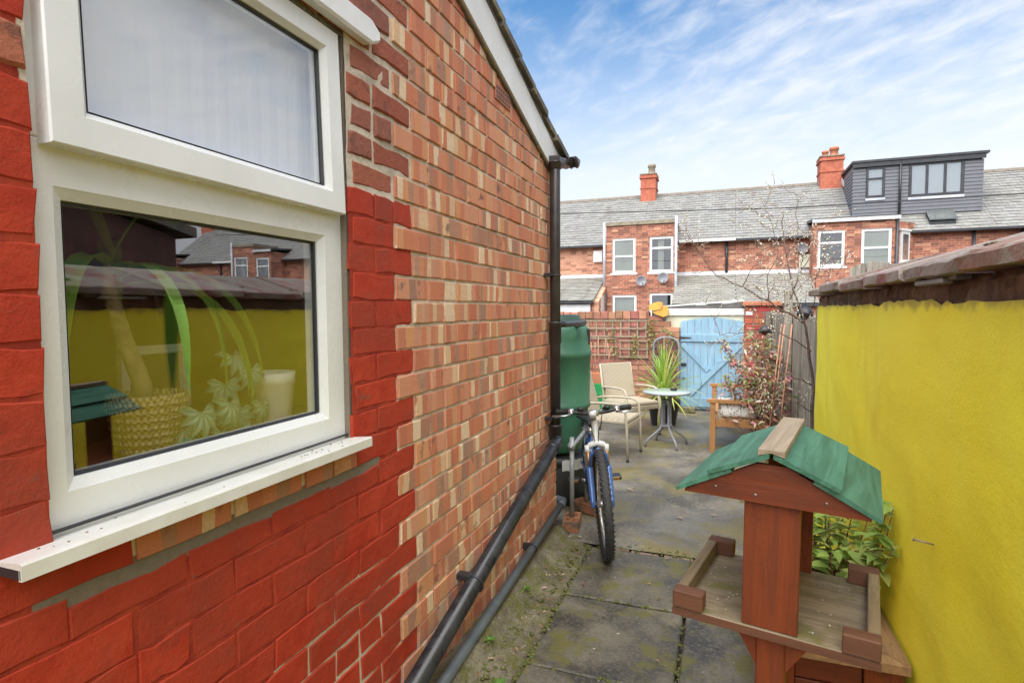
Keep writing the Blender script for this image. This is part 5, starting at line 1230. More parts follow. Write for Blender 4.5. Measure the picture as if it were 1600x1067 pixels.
for (x, z0, z1) in ((-1.02, .9, 1.36), (-1.55, .8, 1.2), (-1.32, .75, 1.12), (-.66, .95, 1.22), (-.95, 1.0, 1.33)):
    p = Vector((x, 8.69, z0)); pts = [p.copy()]
    for i in range(9):
        p = p + Vector((R.gauss(0, .02), 0, (z1 - z0) / 9)); pts.append(p.copy())
        for _ in range(5):
            lf.cc = (R.uniform(.22, .38), R.uniform(.28, .40), R.uniform(.06, .12), 1); v, f = leaf_mesh(R.uniform(.03, .05), R.uniform(.02, .035), .2, .3, 3, .6); M_ = Matrix.Translation(p + Vector((R.gauss(0, .03), R.uniform(-.03, 0), R.gauss(0, .02)))) @ frame_to((R.gauss(0, 1), R.gauss(-.5, .5), R.gauss(0, 1)), R.uniform(-1, 1)); lf.add([M_ @ Vector(q) for q in v], f)
    m.tube(pts, .004, 5)
m.build('stem', MAT['redstem'], iv, True); kind(lf.build('foliage', MAT['shrubleaf'], iv, True), 'stuff')
# arched lattice behind the cordyline
al = thing('arched_lattice', 'grey arched lattice panel leaning on the wall behind the cordyline', 'garden panel', (-.77, 8.62, 0))
arc = [(-.98 + .0, 0)] ; AX0, AX1 = -.955, -.60
pts = [(AX0, 8.64, .02), (AX0, 8.66, .98)] + [(-.7775 - .1775 * math.cos(t * math.pi / 8), 8.665, .98 + .105 * math.sin(t * math.pi / 8)) for t in range(1, 8)] + [(AX1, 8.66, .98), (AX1, 8.64, .02)]
m = MB(); m.tube(pts, .017, 8); m.build('frame', MAT['greymetal'], al, True)
for i in range(-6, 13):
    for s in (1, -1):
        # diagonal lattice bars clipped to the arch
        z0, z1 = .05, 1.06; p = []
        for t in range(41):
            z = z0 + (z1 - z0) * t / 40; x = AX0 + i * .075 + s * (z - .05) * .55 + (0 if s > 0 else .3)
            top = .98 + .095 * math.sqrt(max(0, 1 - ((x + .7775) / .1775) ** 2)) if abs(x + .7775) < .1775 else -1
            if AX0 < x < AX1 and z < top: p.append((x, 8.655 + s * .005, z))
        if len(p) > 3: m = MB(); m.tube([p[0], p[-1]], .0055, 6); m.build('lattice_bar', MAT['anthracite'], al, True)
gbx = thing('storage_box', 'bright green plastic box on the ground by the brick garden wall', 'box', (-1.75, 8.25, .0))
m = MB(); m.prism([(-.24, .004), (.24, .004), (.285, .40), (.30, .40), (.30, .43), (-.30, .43), (-.30, .40), (-.285, .40)], 'y', -.19, .19); m.build('box', MAT['greenbox'], gbx)
for z in (.16, .28): m = MB(); m.box((-.245 - z * .1, -.1985, z), (.245 + z * .1, -.1905, z + .025), .003); m.build('rib', MAT['greenbox'], gbx)
tp = thing('window_trough', 'terracotta trough with bamboo canes standing on the green box', 'trough', (-1.75, 8.25, .43))
m = MB(); m.prism([(-.235, .002), (.235, .002), (.26, .115), (.275, .115), (.275, .145), (-.275, .145), (-.275, .115), (-.26, .115)], 'y', -.09, .09); m.build('trough', MAT['terracotta'], tp)
for i in range(9):
    x = -.2 + i * .052; m = MB(); m.tube([(x, R.uniform(-.05, .05), .14), (x + R.uniform(-.06, .07), .02, R.uniform(.50, .72))], .0055, 6); m.build('cane', MAT['cane'], tp)
# ---------------------------------------------------------------- gate, gate surround, pier
gt = thing('garden_gate', 'light blue ledged and braced wooden gate with a shallow pointed top', 'gate', (-.157, 8.8, 0))
GX0, GX1 = -.585, .272; nb = 9; w = (GX1 - GX0) / nb
gtop = lambda x: 1.312 + .065 * (1 - abs((x - (GX0 + GX1) / 2) / ((GX1 - GX0) / 2))) ** .8
for i in range(nb):
    a, b_ = GX0 + i * w, GX0 + (i + 1) * w
    m = MB(); m.prism([(a + .0025, .03), (b_ - .0025, .03), (b_ - .0025, gtop(b_)), ((a + b_) / 2, gtop((a + b_) / 2)), (a + .0025, gtop(a))], 'y', 8.80 + R.uniform(-.001, .001), 8.818); m.build('board', MAT['gateblue'], gt, True)
for z0, z1 in ((1.015, 1.125), (.06, .195)): m = MB(); m.box((GX0 + .003, 8.774, z0), (GX1 - .003, 8.7985, z1), .004); m.build('ledge', MAT['gateblue'], gt, True)
def brace(p, q, wd, y0, y1):
    p, q = Vector((p[0], 0, p[1])), Vector((q[0], 0, q[1])); d = (q - p).normalized(); n = Vector((-d.z, 0, d.x)) * wd / 2
    m = MB(); m.prism([((p + n).x, (p + n).z), ((p - n).x, (p - n).z), ((q - n).x, (q - n).z), ((q + n).x, (q + n).z)], 'y', y0, y1); m.build('brace', MAT['gateblue'], gt, True)
brace((.24, .985), (-.46, .235), .075, 8.776, 8.7985); brace((-.56, .985), (-.19, .60), .07, 8.7775, 8.7985)
for z in (1.075,):
    m = MB(); m.prism([(GX0 - .02, z + .018), (GX0 + .14, z + .008), (GX0 + .15, z), (GX0 + .14, z - .008), (GX0 - .02, z - .018)], 'y', 8.766, 8.7735); m.build('hinge', MAT['rubber'], gt, True)
m = MB(); m.box((GX0 + .01, 8.775, .66), (GX0 + .085, 8.7985, .70), .003); m.build('latch', MAT['rubber'], gt, True)
m = MB(); m.box((GX1 - .035, 8.775, 1.045), (GX1 + .01, 8.7985, 1.075), .003); m.tube([(GX0 + .03, 8.775, .48), (GX0 + .07, 8.77, .48)], .01, 8); m.build('bolt', MAT['rubber'], gt, True)
gs = thing('gate_surround', 'cream boarding and peeling white fascia boards around the blue gate', 'gate frame', (-.2, 8.9, 0))
m = MB(); m.box((-.80, 8.835, .9), (-.5855, 8.86, 1.395)); m.box((-.585, 8.835, 1.25), (.279, 8.86, 1.395)); m.box((.2735, 8.79, 0), (.279, 8.86, 1.249)); m.build('cream_boarding', MAT['cream'], gs, True)
m = MB(); m.box((-.86, 8.835, 0), (-.592, 8.859, .899)); m.build('side_boarding', MAT['peel'], gs, True)
for x0, x1, z0, z1 in ((-.78, -.08, 1.40, 1.502), (-.078, .285, 1.403, 1.50)): m = MB(); m.box((x0, 8.80, z0), (x1, 8.834, z1), .004); m.build('fascia_board', MAT['peel'], gs, True)
m = MB(); m.prism([(-.86, 1.505), (.28, 1.515), (.28, 1.60), (.0, 1.565), (-.86, 1.52)], 'y', 8.82, 10.4); m.build('felt_roof', MAT['felt'], gs, True)
m = MB(); m.prism([(-.87, 1.525), (.28, 1.60), (.28, 1.625), (-.87, 1.545)], 'y', 8.81, 8.84); m.build('loose_batten', MAT['peel'], gs, True)
for (x, z, s) in ((-.3, 1.53, .05), (.05, 1.545, .045), (.16, 1.55, .06)): m = MB(); m.ball((x, 8.95, z + .03), s, 9, 6, (1.6, 1, .7), .6); m.build('rubble', MAT['peel'], gs, True)
pr = thing('brick_pier', 'red brick gate pier with orange tile cap right of the blue gate', 'pier', (.51, 8.85, 0))
k = 0; z = 0
prm = simple('red_pier_brick', (.44, .10, .05), (.34, .075, .042), 9, .8, .3, 50, c3=(.22, .12, .09), t3=.58, s3=6, var=.22)
while z < 1.5:
    xs = [.284, .40, .635, .735] if k % 2 else [.284, .52, .735]
    for a, b_ in zip(xs, xs[1:]): flatbrick(a + .004, b_ - .004, z + .005, z + .080, 8.755 + R.uniform(-.003, .003), prm, 'brick', pr)
    z += .085; k += 1
m = MB(); m.box((.286, 8.763, 0), (.733, 8.98, 1.53)); m.build('mortar', MAT['mortar'], pr, True)
m = MB(); m.box((.255, 8.71, 1.535), (.50, 9.02, 1.595), .008); m.build('cap_tile', MAT['terracotta'], pr, True)
m = MB(); m.box((.505, 8.712, 1.533), (.765, 9.02, 1.593), .008); m.build('cap_tile', MAT['terracotta'], pr, True)
m = MB(); m.box((.30, 8.748, 1.405), (.39, 8.7535, 1.455)); m.build('white_patch', MAT['peel'], pr, True)
ms = thing('loose_brick', 'mossy loose brick lying on the ground at the foot of the blue gate', 'brick', (-.47, 8.55, .004))
m = MB(); v, f = brick_mesh(-.11, .11, 0, .075, 0, 'x', .004, .008); m.add([(b_, -a, c) for a, b_, c in v], f); m.box((-.108, .03, .002), (.108, .1, .0735), .005); m.build('brick', MAT['kerb'], ms)

# ---------------------------------------------------------------- terraced houses behind
def slates(x0, x1, yA, zA, yB, zB, parent, mat, gauge=.2, wd=.27, name='roof_slates', proud=.012):
    """courses of overlapping slates between the eave (A) and the top (B)"""
    L = math.hypot(yB - yA, zB - zA); n = max(1, int(L / gauge)); d = Vector((0, (yB - yA) / L, (zB - zA) / L)); nn = Vector((0, -d.z, d.y))
    m = MB()
    for k in range(n):
        x = x0 - (k % 2) * wd * .5
        while x < x1:
            a, b_ = max(x, x0) + .004, min(x + wd, x1) - .004
            if b_ - a > .02:
                g = R.uniform(.86, 1.08); m.cc = (g, g * R.uniform(.98, 1.02), g * R.uniform(.95, 1.02), 1)
                o = R.uniform(-.006, .006)
                p0 = Vector((0, yA, zA)) + d * (k * L / n - .01 + R.uniform(-.008, .008)); p1 = p0 + d * (L / n * 1.12)
                t0 = nn * (proud + .010 + o); t1 = nn * (proud * .15)
                q = [p0 + t0, p1 + t1, p0 + t0 - nn * .014]
                m.add([(a, q[0].y, q[0].z), (b_, q[0].y, q[0].z), (b_, q[1].y, q[1].z), (a, q[1].y, q[1].z), (a, q[2].y, q[2].z), (b_, q[2].y, q[2].z)], [(0, 1, 2, 3), (4, 5, 1, 0)])
            x += wd
    o = m.build(name, mat, parent, True); kind(o, 'stuff'); return o
def far_window(par, x0, x1, z0, z1, y, transom=.5, arch=True, frame=None, fw=.09, mull=(), sill=True, blind=.0, curtain=None):
    frame = frame or MAT['upvc']
    bow = .05 if arch else 0
    m = MB(); n = 8
    top = lambda x: z1 + bow * (1 - ((x - (x0 + x1) / 2) / ((x1 - x0) / 2)) ** 2)
    yo = y - .018
    m.box((x0, yo, z0), (x0 + fw, y + .05, z1)); m.box((x1 - fw, yo, z0), (x1, y + .05, z1)); m.box((x0 + fw, yo, z0), (x1 - fw, y + .05, z0 + fw))
    hp = [(x0 + (x1 - x0) * i / n, top(x0 + (x1 - x0) * i / n)) for i in range(n + 1)]
    m.prism([(x1, z1 - fw)] + [(x0, z1 - fw)] + hp, 'y', yo - .002, y + .05)
    zt = z0 + (z1 - z0) * transom
    if transom: m.box((x0 + fw, yo - .006, zt - fw * .4), (x1 - fw, y + .05, zt + fw * .4))
    for f in mull: xm = x0 + (x1 - x0) * f; m.box((xm - fw * .45, yo - .004, z0 + fw), (xm + fw * .45, y + .05, z1 - fw))
    w = m.build('window', frame, par, True)
    m = MB(); m.box((x0 + fw * .9, y + .018, z0 + fw * .9), (x1 - fw * .9, y + .024, z1 - fw * .9)); m.build('pane', MAT['farglass'], w, True)
    m = MB(); yo2 = .0265 if curtain else .26; m.box((x0 + .02, y + yo2, z0 + .03), (x1 - .02, y + yo2 + .02, z1 - .03)); m.build('room_shade', MAT['darkroom'] if not curtain else curtain, w, True)
    if blind: m = MB(); m.box((x0 + fw, y + .10, z1 - (z1 - z0) * blind), (x1 - fw, y + .11, z1 - fw * .9)); m.build('blind', MAT['blind'], w, True)
    if sill: m = MB(); m.box((x0 - .08, y - .07, z0 - .07), (x1 + .08, y + .04, z0 - .001)); m.build('sill', MAT['whitepaint'], w, True)
    if arch:
        m = MB(); hi = [(x, z + .21) for x, z in hp]; m.prism(hp + hi[::-1] if False else [(x, z + .004) for x, z in hp] + [(x + (x - (x0 + x1) / 2) * .12, z) for x, z in hi[::-1]], 'y', y - .008, y + .03); m.build('arch', MAT['arch'], par, True)
    return w
def wall_holes(m, x0, x1, z0, z1, y0, y1, holes):
    """front wall slab split round its openings"""
    hs = sorted(holes); x = x0
    xs = sorted(set([x0, x1] + [h[0] for h in hs] + [h[1] for h in hs]))
    for a, b_ in zip(xs, xs[1:]):
        col = sorted([(h[2], h[3]) for h in hs if h[0] <= a + 1e-6 and h[1] >= b_ - 1e-6]); z = z0
        for c, d_ in col:
            if c > z: m.box((a, y0, z), (b_, y1, c))
            z = d_
        if z < z1: m.box((a, y0, z), (b_, y1, z1))
YM, YF, ZE = 24.0, 23.0, 4.33
YR, ZR = 27.0, 6.62
def roofz(y): return ZE + (y - YM) * (ZR - ZE) / (YR - YM)
def body(label, x0, x1, brick='farbrick', roofmat='slate', dormer_cut=None):
    h = thing('terraced_house', label, 'house', ((x0 + x1) / 2, YM, 0), 0, 'terraced brick houses in a row behind the gate')
    m = MB(); m.box((x0 + .002, YM, -.1), (x1 - .002, YM + .25, ZE)); m.prism([(YM + .25, -.1), (30, -.1), (30, ZE), (YR, ZR - .08), (YM + .25, ZE + .1)], 'x', x0 + .003, x1 - .003); m.build('wall', MAT[brick], h, True)
    m = MB(); m.prism([(YM - .22, roofz(YM - .22)), (YR, ZR), (30.2, ZE), (30.2, ZE - .05), (YR, ZR - .06), (YM - .22, roofz(YM - .22) - .05)], 'x', x0 + .001, x1 - .001); m.build('roof_deck', MAT['slate'], h, True)
    slates(x0, x1, YM - .25, roofz(YM - .25) + .012, YR - .03, ZR - .01, h, MAT[roofmat])
    m = MB(); x = x0 + .01
    while x < x1: m.prism([(YR - .13, ZR - .05), (YR + .13, ZR - .05), (YR + .10, ZR + .03), (YR, ZR + .085), (YR - .10, ZR + .03)], 'x', x, min(x + .44, x1)); x += .45
    m.build('ridge_tiles', MAT['ridge'], h, True)
    m = MB(); m.box((x0 + .001, YM - .30, roofz(YM - .22) - .075), (x1 - .001, YM - .19, roofz(YM - .22) + .005)); m.build('gutter', MAT['anthracite'], h, True)
    return h
def chimney(h, x, pots, zt=7.55, w=.7):
    m = MB(); m.box((x - w / 2, 26.6, 5.9), (x + w / 2, 27.5, zt - .16)); m.box((x - w / 2 - .05, 26.55, zt - .16), (x + w / 2 + .05, 27.55, zt - .06)); m.box((x - w / 2 - .0, 26.6, zt - .06), (x + w / 2, 27.5, zt)); m.box((x - w / 2 - .03, 26.57, zt - .62), (x + w / 2 + .03, 27.53, zt - .56))
    c = m.build('chimney', CHM, h, True)
    m = MB(); m.prism([(x - w / 2 - .04, 26.56), (x + w / 2 + .04, 26.56), (x + w / 2 + .04, 27.56), (x - w / 2 - .04, 27.56)], 'z', zt + .001, zt + .05); m.build('cement_cap', MAT['stone'], c, True)
    for dx, hgt, r, kind_ in pots:
        m = MB(); m.lathe([(r * 1.15, .03), (r, .06), (r * .9, hgt * .7), (r * 1.15, hgt * .75), (r * 1.1, hgt), (r * .8, hgt)], 14, (x + dx, 26.95, zt)); m.build('chimney_pot', MAT[kind_], c, True)
CHM = simple('chimney_brick', (.50, .15, .085), (.40, .11, .06), 7, .8, .3, 30, c3=(.24, .12, .09), t3=.62, s3=3)
def outrigger(h, x0, x1, ztop, holes, top='cap'):
    m = MB(); wall_holes(m, x0, x1, -.1, ztop, YF, YF + .25, holes)
    m.box((x0, YF + .2505, -.1), (x0 + .1, YM + .9, ztop)); m.box((x1 - .1, YF + .2505, -.1), (x1, YM + .9, ztop)); m.box((x0, YF + .2505, ztop - .1), (x1, YM + .9, ztop - .002))
    return m.build('rear_extension', MAT['farbrick'], h, True)
hA = body('terraced house at far left with pale brick wall and a slate lean-to', -10.5, -3.2, 'farbrick_pale')
hB = body('terraced house right of the single pot chimney with a long slate lean-to', -3.199, .42)
hC = body('terraced house in the middle left of the double pot chimney', .421, 4.05)
hD = body('terraced house carrying the grey clad dormer', 4.051, 8.6)
hE = body('terraced house right of the grey dormer', 8.601, 12.9)
# paired rear extension on houses A and B
W1, W2, W3, W4 = (-4.18, -3.27, 2.93, 4.30), (-2.73, -1.83, 2.93, 4.30), (-4.17, -3.22, .9, 2.06), (-2.72, -1.83, .9, 2.12)
outrigger(hA, -4.42, -3.202, 4.80, [W1, (-4.17, -3.22, .9, 2.06)]); outrigger(hB, -3.198, -1.77, 4.80, [W2, W4])
far_window(hA, *W1, YF + .05, .48, blind=.0, curtain=MAT['blind']); far_window(hB, *W2, YF + .05, .68, curtain=None, blind=.0)
far_window(hA, *W3, YF + .05, 0, blind=.75); far_window(hB, *W4, YF + .05, .0, arch=False, sill=False)
m = MB(); m.box((-2.42, YF + .13, 3.02), (-2.2, YF + .17, 4.2)); m.build('curtain', MAT['blind'], hB, True)
for hh, x0, x1 in ((hA, -4.46, -3.2), (hB, -3.199, -1.74)):
    m = MB(); n = 10; top = []
    for i in range(n + 1):
        x = x0 + (x1 - x0) * i / n; top.append((x, 4.93 + R.uniform(-.02, .03)))
    m.prism([(x0, 4.802), (x1, 4.802)] + top[::-1], 'y', YF - .05, YM + .7); m.build('parapet_coping', MAT['stone'], hh, True)
def vpipe(h, x, y, z0, z1, mat, r=.045, name='soil_pipe'):
    m = MB(); m.tube([(x, y, z0), (x, y, z1)], r, 8); m.build(name, mat, h, True)
vpipe(hA, -4.50, YF - .02, 2.2, 4.95, MAT['lead'], .055); vpipe(hA, -4.43, YF - .07, -.1, 2.2, MAT['anthracite'], .045); vpipe(hB, -1.73, YF - .03, .5, 5.05, MAT['lead'], .055); vpipe(hB, .10, YM - .06, 2.9, 4.2, MAT['anthracite'], .05)
m = MB(); m.box((-1.68, YM - .33, 4.10), (.41, YM - .305, 4.20)); m.build('fascia', MAT['whitepaint'], hB, True)
def leanto(h, x0, x1, yB, zB, zT=2.83, mat='slate2', flash=True):
    m = MB(); m.prism([(yB, zB), (YM - .002, zT), (YM - .002, zT - .08), (yB, zB - .08)], 'x', x0, x1); m.build('leanto_deck', MAT['slate'], h, True)
    slates(x0, x1, yB - .05, zB + .01, YM - .02, zT + .01, h, MAT[mat], .17, .24, 'leanto_slates')
    m = MB(); m.box((x0, yB + .1, -.1), (x1, yB + .3, zB - .081)); m.build('leanto_wall', MAT['farbrick'], h, True)
    m = MB(); m.box((x0, yB - .14, zB - .10), (x1, yB - .05, zB - .01)); m.build('leanto_gutter', MAT['anthracite'], h, True)
    if flash: m = MB(); m.prism([(YM - .10, zT - .03), (YM - .004, zT + .02), (YM - .004, zT + .13), (YM - .03, zT + .13)], 'x', x0, x1); m.build('flashing', MAT['lead'], h, True)
leanto(hA, -8.5, -4.62, 21.5, 1.83)
m = MB(); m.prism([(21.6, -.1), (YM - .01, -.1), (YM - .01, 2.80), (21.6, 1.80)], 'x', -4.618, -4.44); gab = m.build('leanto_gable', MAT['farbrick_pale'], hA, True)
m = MB(); m.box((-8.5, 21.5, 1.30), (-4.75, 21.58, 1.70)); m.build('white_fascia', MAT['whitepaint'], hA, True)
m = MB(); m.box((-4.437, 22.0, 1.15), (-4.425, 22.55, 2.05)); m.build('small_window', MAT['upvc'], hA, True)
leanto(hB, -1.76, .42, 21.5, 1.66); leanto(hC, .4205, 3.0, 21.5, 1.66)
# paired rear extension on houses C and D
W5, W6 = (3.12, 3.97, 2.95, 4.22), (4.47, 5.38, 2.95, 4.22)
outrigger(hC, 2.98, 4.049, 4.50, [W5]); outrigger(hD, 4.0505, 5.50, 4.50, [W6])
far_window(hC, *W5, YF + .05, .66); far_window(hD, *W6, YF + .05, .48, curtain=MAT['blind'], blind=.25)
for hh, x0, x1 in ((hC, 2.93, 4.05), (hD, 4.0505, 5.60)):
    m = MB(); m.box((x0, YF - .12, 4.50), (x1, YF - .06, 4.64)); m.build('fascia', MAT['whitepaint'], hh, True)
    m = MB(); m.prism([(YF - .16, 4.645), (YM + .9, 4.80), (YM + .9, 4.72), (YF - .055, 4.55), (YF - .055, 4.643)], 'x', x0, x1); m.build('flat_roof', MAT['anthracite'], hh, True)
m = MB(); m.prism([(5.5005, YF + .02), (6.30, YM - .002), (5.5005, YM - .002)], 'z', -.1, 4.45); cham = m.build('canted_wall', MAT['farbrick'], hD, True)
d = Vector((.8, .98, 0)).normalized(); nn = Vector((d.y, -d.x, 0)); c0 = Vector((5.62, YF + .02 + .12 * 1.225, 0))
def canted(u0, u1, z0, z1, o0, o1): 
    q = [c0 + d * u0 + nn * o0, c0 + d * u1 + nn * o0, c0 + d * u1 + nn * o1, c0 + d * u0 + nn * o1]; return [(p.x, p.y) for p in q]
m = MB(); m.prism(canted(.05, .62, 0, 0, .005, .06), 'z', 3.05, 4.12); w = m.build('side_window', MAT['upvc'], hD, True)
m = MB(); m.prism(canted(.15, .52, 0, 0, .061, .066), 'z', 3.15, 4.02); m.build('pane', MAT['farglass'], w, True)
m = MB(); m.prism(canted(-.02, .70, 0, 0, .005, .12), 'z', 2.97, 3.049); m.build('sill', MAT['whitepaint'], w, True)
m = MB(); m.prism(canted(-.02, .66, 0, 0, .005, .09), 'z', 4.121, 4.19); m.build('head', MAT['whitepaint'], w, True)
vpipe(hD, 5.52, YF - .05, -.1, 4.5, MAT['anthracite'], .05)
vpipe(hD, 8.0, YM - .06, 1, 4.2, MAT['anthracite'], .05); vpipe(hE, 9.35, YM - .06, 1, 4.2, MAT['anthracite'], .05)
chimney(hA, -3.24, [(.12, .50, .16, 'stone')], 7.52, .66); chimney(hD, 4.06, [(-.2, .30, .12, 'terracotta'), (.12, .42, .16, 'terracotta')], 7.62, .82)
chimney(hE, 12.6, [(-.2, .3, .12, 'terracotta'), (.15, .3, .12, 'terracotta')], 7.6, .8)
# dormer
DX0, DX1, DY, DZ0, DZ1 = 4.46, 8.42, 24.6, 4.86, 6.78
m = MB(); m.prism([(DY + .03, DZ0), (DY + .03, DZ1), (27.2, DZ1), (27.2, 6.4)], 'x', DX0 + .03, DX1 - .03); dm = m.build('dormer', MAT['clad'], hD, True)
m = MB(); m.box((DX0 - .06, DY - .14, DZ1 + .02), (DX1 + .12, 27.3, DZ1 + .10)); m.build('dormer_roof', MAT['anthracite'], dm, True)
m = MB(); m.box((DX0 - .03, DY - .10, DZ1 - .14), (DX1 + .03, DY - .03, DZ1 + .019)); m.build('fascia', MAT['anthracite'], dm, True)
m = MB(); m.prism([(26.2, 6.30), (27.0, 6.75), (27.0, 6.90), (26.2, 6.5)], 'x', DX0 - .05, DX0 - .02); m.build('cheek_trim', MAT['lead'], dm, True)
FWIN = [(4.88, 5.47, 5.53, 6.63), (6.22, 7.86, 5.47, 6.66)]
nbd = 14; bh = (DZ1 - .15 - DZ0) / nbd
for k in range(nbd):
    z0 = DZ0 + k * bh; z1 = z0 + bh - .006
    m = MB()
    xs = [DX0]
    spans = []
    x = DX0
    for h_ in FWIN:
        if z1 > h_[2] - .02 and z0 < h_[3] + .02:
            spans.append((x, h_[0] - .01)); x = h_[1] + .01
    spans.append((x, DX1))
    for a, b_ in spans: m = MB(); m.prism([(DY - .022, z0), (DY + .025, z0), (DY + .025, z1), (DY - .004, z1)], 'x', a, b_); m.build('cladding_board', MAT['clad'], dm, True)
    ye = YM + (z0 + bh * .5 - ZE) * (YR - YM) / (ZR - ZE)
    if ye > DY + .1: m = MB(); m.prism([(DX0 - .022, z0), (DX0 + .025, z0), (DX0 + .025, z1), (DX0 - .004, z1)], 'y', DY - .01, ye + .05); m.build('cladding_board', MAT['clad'], dm, True)
far_window(dm, *FWIN[0], DY - .01, .62, False, MAT['anthracite'], .075, sill=False, curtain=MAT['net']); far_window(dm, *FWIN[1], DY - .01, 0, False, MAT['anthracite'], .085, (.335, .665), False, curtain=MAT['net'])
for a, b_, z in ((4.86, 5.49, 5.42), (6.2, 7.88, 5.36)): m = MB(); m.box((a, DY - .05, z), (b_, DY - .025, z + .09)); m.build('sill_flashing', MAT['lead'], dm, True)
m = MB(); m.tube([(5.94, DY - .07, DZ0 - .05), (5.94, DY - .07, DZ1 - .0)], .04, 8); m.build('downpipe', MAT['anthracite'], dm, True)
# roof window standing open on house D
m = MB(); ym = 24.12; m.box((6.75, ym - .1, roofz(ym) + .03), (7.5, ym + .42, roofz(ym) + .33)); m.v = [(x, y, roofz(y) + (z - roofz(ym)) * .42) for x, y, z in m.v]; rw_ = m.build('roof_window', MAT['anthracite'], hD, True)
m = MB(); m.prism([(ym - .16, roofz(ym) + .10), (ym + .35, roofz(ym + .35) + .22), (ym + .35, roofz(ym + .35) + .25), (ym - .16, roofz(ym) + .135)], 'x', 6.72, 7.53); m.build('pane', simple('dark_roof_glass', (.10, .11, .105), rough=.3, bump=0), rw_, True)
# small fittings hung on the walls
def dish(label, x, y, z, rz=0):
    t = thing('satellite_dish', label, 'satellite dish', (x, y, z), rad(rz), 'satellite dishes on the terraced houses')
    m = MB(); m.lathe([(.0, .0), (.10, .012), (.15, .04), (.20, .07), (.205, .065), (.15, .033), (.10, .004), (0, -.008)], 20, cap=False)
    m.v = [(x_, -z_ * -1 - .18, y_) for x_, y_, z_ in m.v]; m.v = [(a, -b_ - .36, c) for a, b_, c in m.v]; m.build('reflector', MAT['dish'], t)
    m = MB(); m.tube([(0, 0, -.1), (0, -.15, -.1), (0, -.18, 0)], .02, 6); m.tube([(0, -.18, -.28), (0, -.50, -.12)], .012, 6); m.build('arm', MAT['greymetal'], t)
    m = MB(); m.tube([(0, -.52, -.13), (0, -.46, -.08)], .03, 8); m.build('receiver', MAT['greymetal'], t)
dish('left of the two grey satellite dishes under the upstairs windows', -3.09, YF, 2.60, 20); dish('right of the two grey satellite dishes under the upstairs windows', -2.25, YF, 2.70, 15); dish('grey satellite dish left of the right hand upstairs window pair', 2.66, YM, 3.72, 20)
for lab, x, y, z in (('white vent box on the pale brick wall at far left', -4.95, YM, 3.72), ('cream vent box left of the right hand upstairs windows', 2.83, YM, 3.25)):
    m = MB(); m.box((x - .19, y - .14, z - .26), (x + .19, y - .002, z + .22), .02); o = m.build('vent_box', MAT['cream'] if x > 0 else MAT['whitepaint']); tag(o, lab, 'vent box', 'vent boxes on the terraced houses')
# houses further along the row, seen as reflections in the window
labs = ['reflected terraced house, second from the right edge of the lower window pane', 'reflected terraced house at the right edge of the lower window pane',
        'reflected terraced house just right of the dark gable in the lower window pane', 'reflected terraced house in the middle of the lower window pane']
for k in range(2):
    for q, (src, dx) in enumerate(((hB, 16.1 + 7.24 * k), (hC, 16.1 + 7.24 * k))):
        c = copy_tree(src); c.location.x += dx; chimney(c, c.location.x + (1.7 if q else -1.7), [(-.2, .3, .12, 'terracotta'), (.15, .35, .12, 'terracotta')], 7.6, .9); c['label'] = labs[k * 2 + q]; c['group'] = 'terraced houses reflected in the window'
# neighbour's outbuilding beyond the yellow wall (reflected in the lower pane)
nb_ = thing('neighbour_outbuilding', 'dark brick outbuilding next door, seen as a reflection in the lower window pane', 'building', (5.2, 2.4, 0))
m = MB(); m.prism([(4.85, -.1), (4.85, 2.35), (1.6, 3.05), (-2.5, 2.2), (-2.5, -.1)], 'x', 3.6, 8.0); m.build('wall', simple('dark_sooty_brick', (.13, .055, .04), (.08, .04, .032), 9, .85, .4, 40), nb_, True)
m = MB(); m.prism([(5.05, 2.36), (1.6, 3.10), (-2.7, 2.2), (-2.7, 2.32), (1.6, 3.22), (5.05, 2.47)], 'x', 3.5, 8.2); m.build('roof', MAT['tile_dark'], nb_, True)
m = MB(); m.box((3.46, -2.0, 1.9), (3.595, 4.6, 1.99)); m.build('gutter', MAT['anthracite'], nb_, True)
# overhead cables
for k, (pts, r) in enumerate((([(-14, 15, 4.06), (-4.1, 15, 4.06), (1.5, 15, 3.84), (5.84, 15, 3.84), (14, 15, 4.1)], .012),)):
    q = []
    for a, b_ in zip(pts, pts[1:]):
        for t in range(6): q.append(Vector(a).lerp(Vector(b_), t / 6))
    m = MB(); m.tube(q + [Vector(pts[-1])], r, 5); tag(m.build('overhead_cable', MAT['rubber']), 'thin black overhead cable crossing in front of the terrace roofs', 'cable')

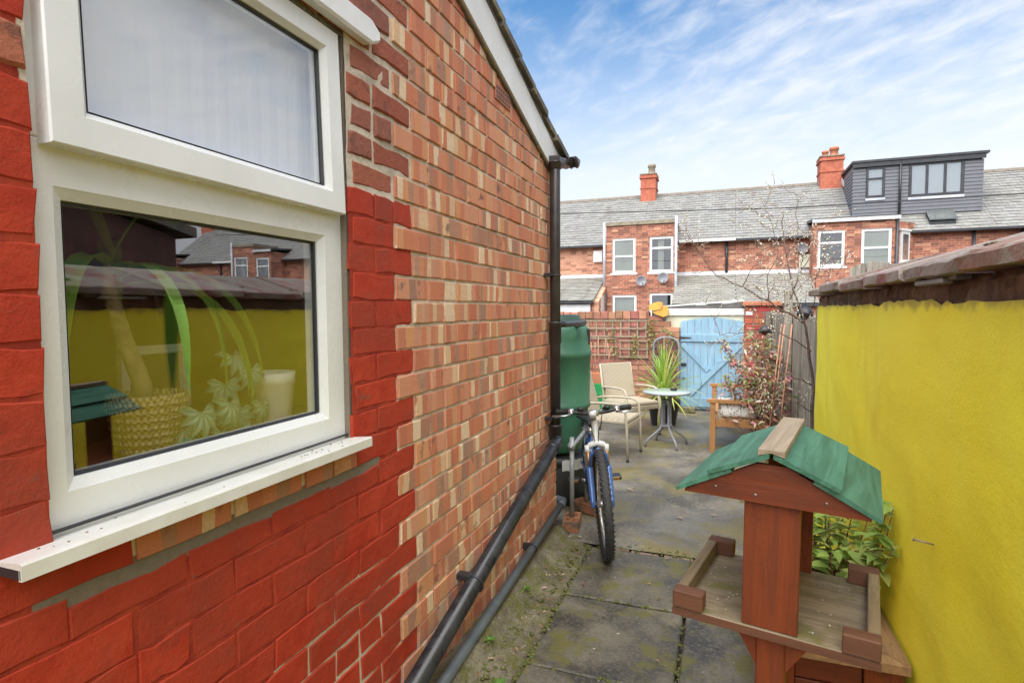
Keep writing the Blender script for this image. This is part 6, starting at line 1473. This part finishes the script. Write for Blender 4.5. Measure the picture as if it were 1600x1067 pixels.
# ---------------------------------------------------------------- litter, weeds
lt = MB()
for i in range(330):
    u = R.random()
    if u < .45: x, y = R.gauss(-.86, .05), R.uniform(1.2, 3.6)
    elif u < .7: x, y = R.uniform(-.9, .3), R.uniform(1.5, 3.6)
    else: x, y = R.uniform(-1.2, .5), R.uniform(3.6, 8.3)
    s = R.choice((.0022, .003, .0035, .005, .009)) * R.uniform(.8, 1.3) * (1 if y < 4 else 1.8); a = R.uniform(0, 6.28)
    g = R.choice([(1, 1, 1), (1.6, 1.5, 1.5), (.5, .45, .4), (2.4, 2.8, 3.4), (1.2, .7, .6)]) ; lt.cc = g + (1,)
    c, sn = math.cos(a), math.sin(a); z = .010 + (.006 if y > 3.5 else 0) + (.012 if x < -.93 else 0)
    lt.add([(x + c * s * 1.6, y + sn * s * 1.6, z), (x - sn * s * .6, y + c * s * .6, z + .004), (x - c * s * 1.6, y - sn * s * 1.6, z + .001), (x + sn * s * .6, y - c * s * .6, z + .005)], [(0, 1, 2, 3)])
kind(lt.build('leaf_litter', MAT['litter']), 'stuff')
mt = MB()
for i in range(620):
    u = R.random()
    if u < .35: x, y = R.choice((-.158, -.768, -.77)) + R.gauss(0, .006), R.uniform(1.5, 3.5)
    elif u < .6: x, y = R.uniform(-.76, .3), R.choice((2.233, 2.868, 3.528)) + R.gauss(0, .006)
    elif u < .9: x, y = R.gauss(-.90, .05), R.uniform(1.5, 3.6)
    else: x, y = R.uniform(-.9, .5), R.uniform(3.55, 3.62)
    s_ = R.uniform(.0035, .011); mt.ball((x, y, -.002 + s_ * .1), s_, 6, 3, (1.2, 1.2, .55), .6)
kind(mt.build('moss_tufts', MAT['moss']), 'stuff')
wl = leaf_set(MAT['weedleaf'], .034, .016, 3, fold=.3, droop=.5, tip=.7)
for lab, x, y, n, s in (('small green weed in the mossy kerb below the grey pipe clip', -.965, 2.78, 9, 1.), ('tiny green weed sprouting beside the lower end of the grey pipe', -.955, 2.28, 8, .8), ('green weed clump at the very bottom of the mossy kerb', -.82, 2.05, 12, 1.0), ('low green weed tuft on the ground behind the bird table post', .42, 3.6, 14, 1.5)):
    t = thing('weed', lab, 'weed', (x, y, .03 if x < -.9 else .0), 0, 'small weeds growing at the paving edges')
    for i in range(n):
        a = i * 2.4; d = Vector((math.cos(a), math.sin(a), R.uniform(.3, 1.2))); inst('leaf', R.choice(wl), t, Matrix.Translation((d.x * .006, d.y * .006, .004)) @ frame_to(d) @ Matrix.Scale(s * R.uniform(.7, 1.2), 4))
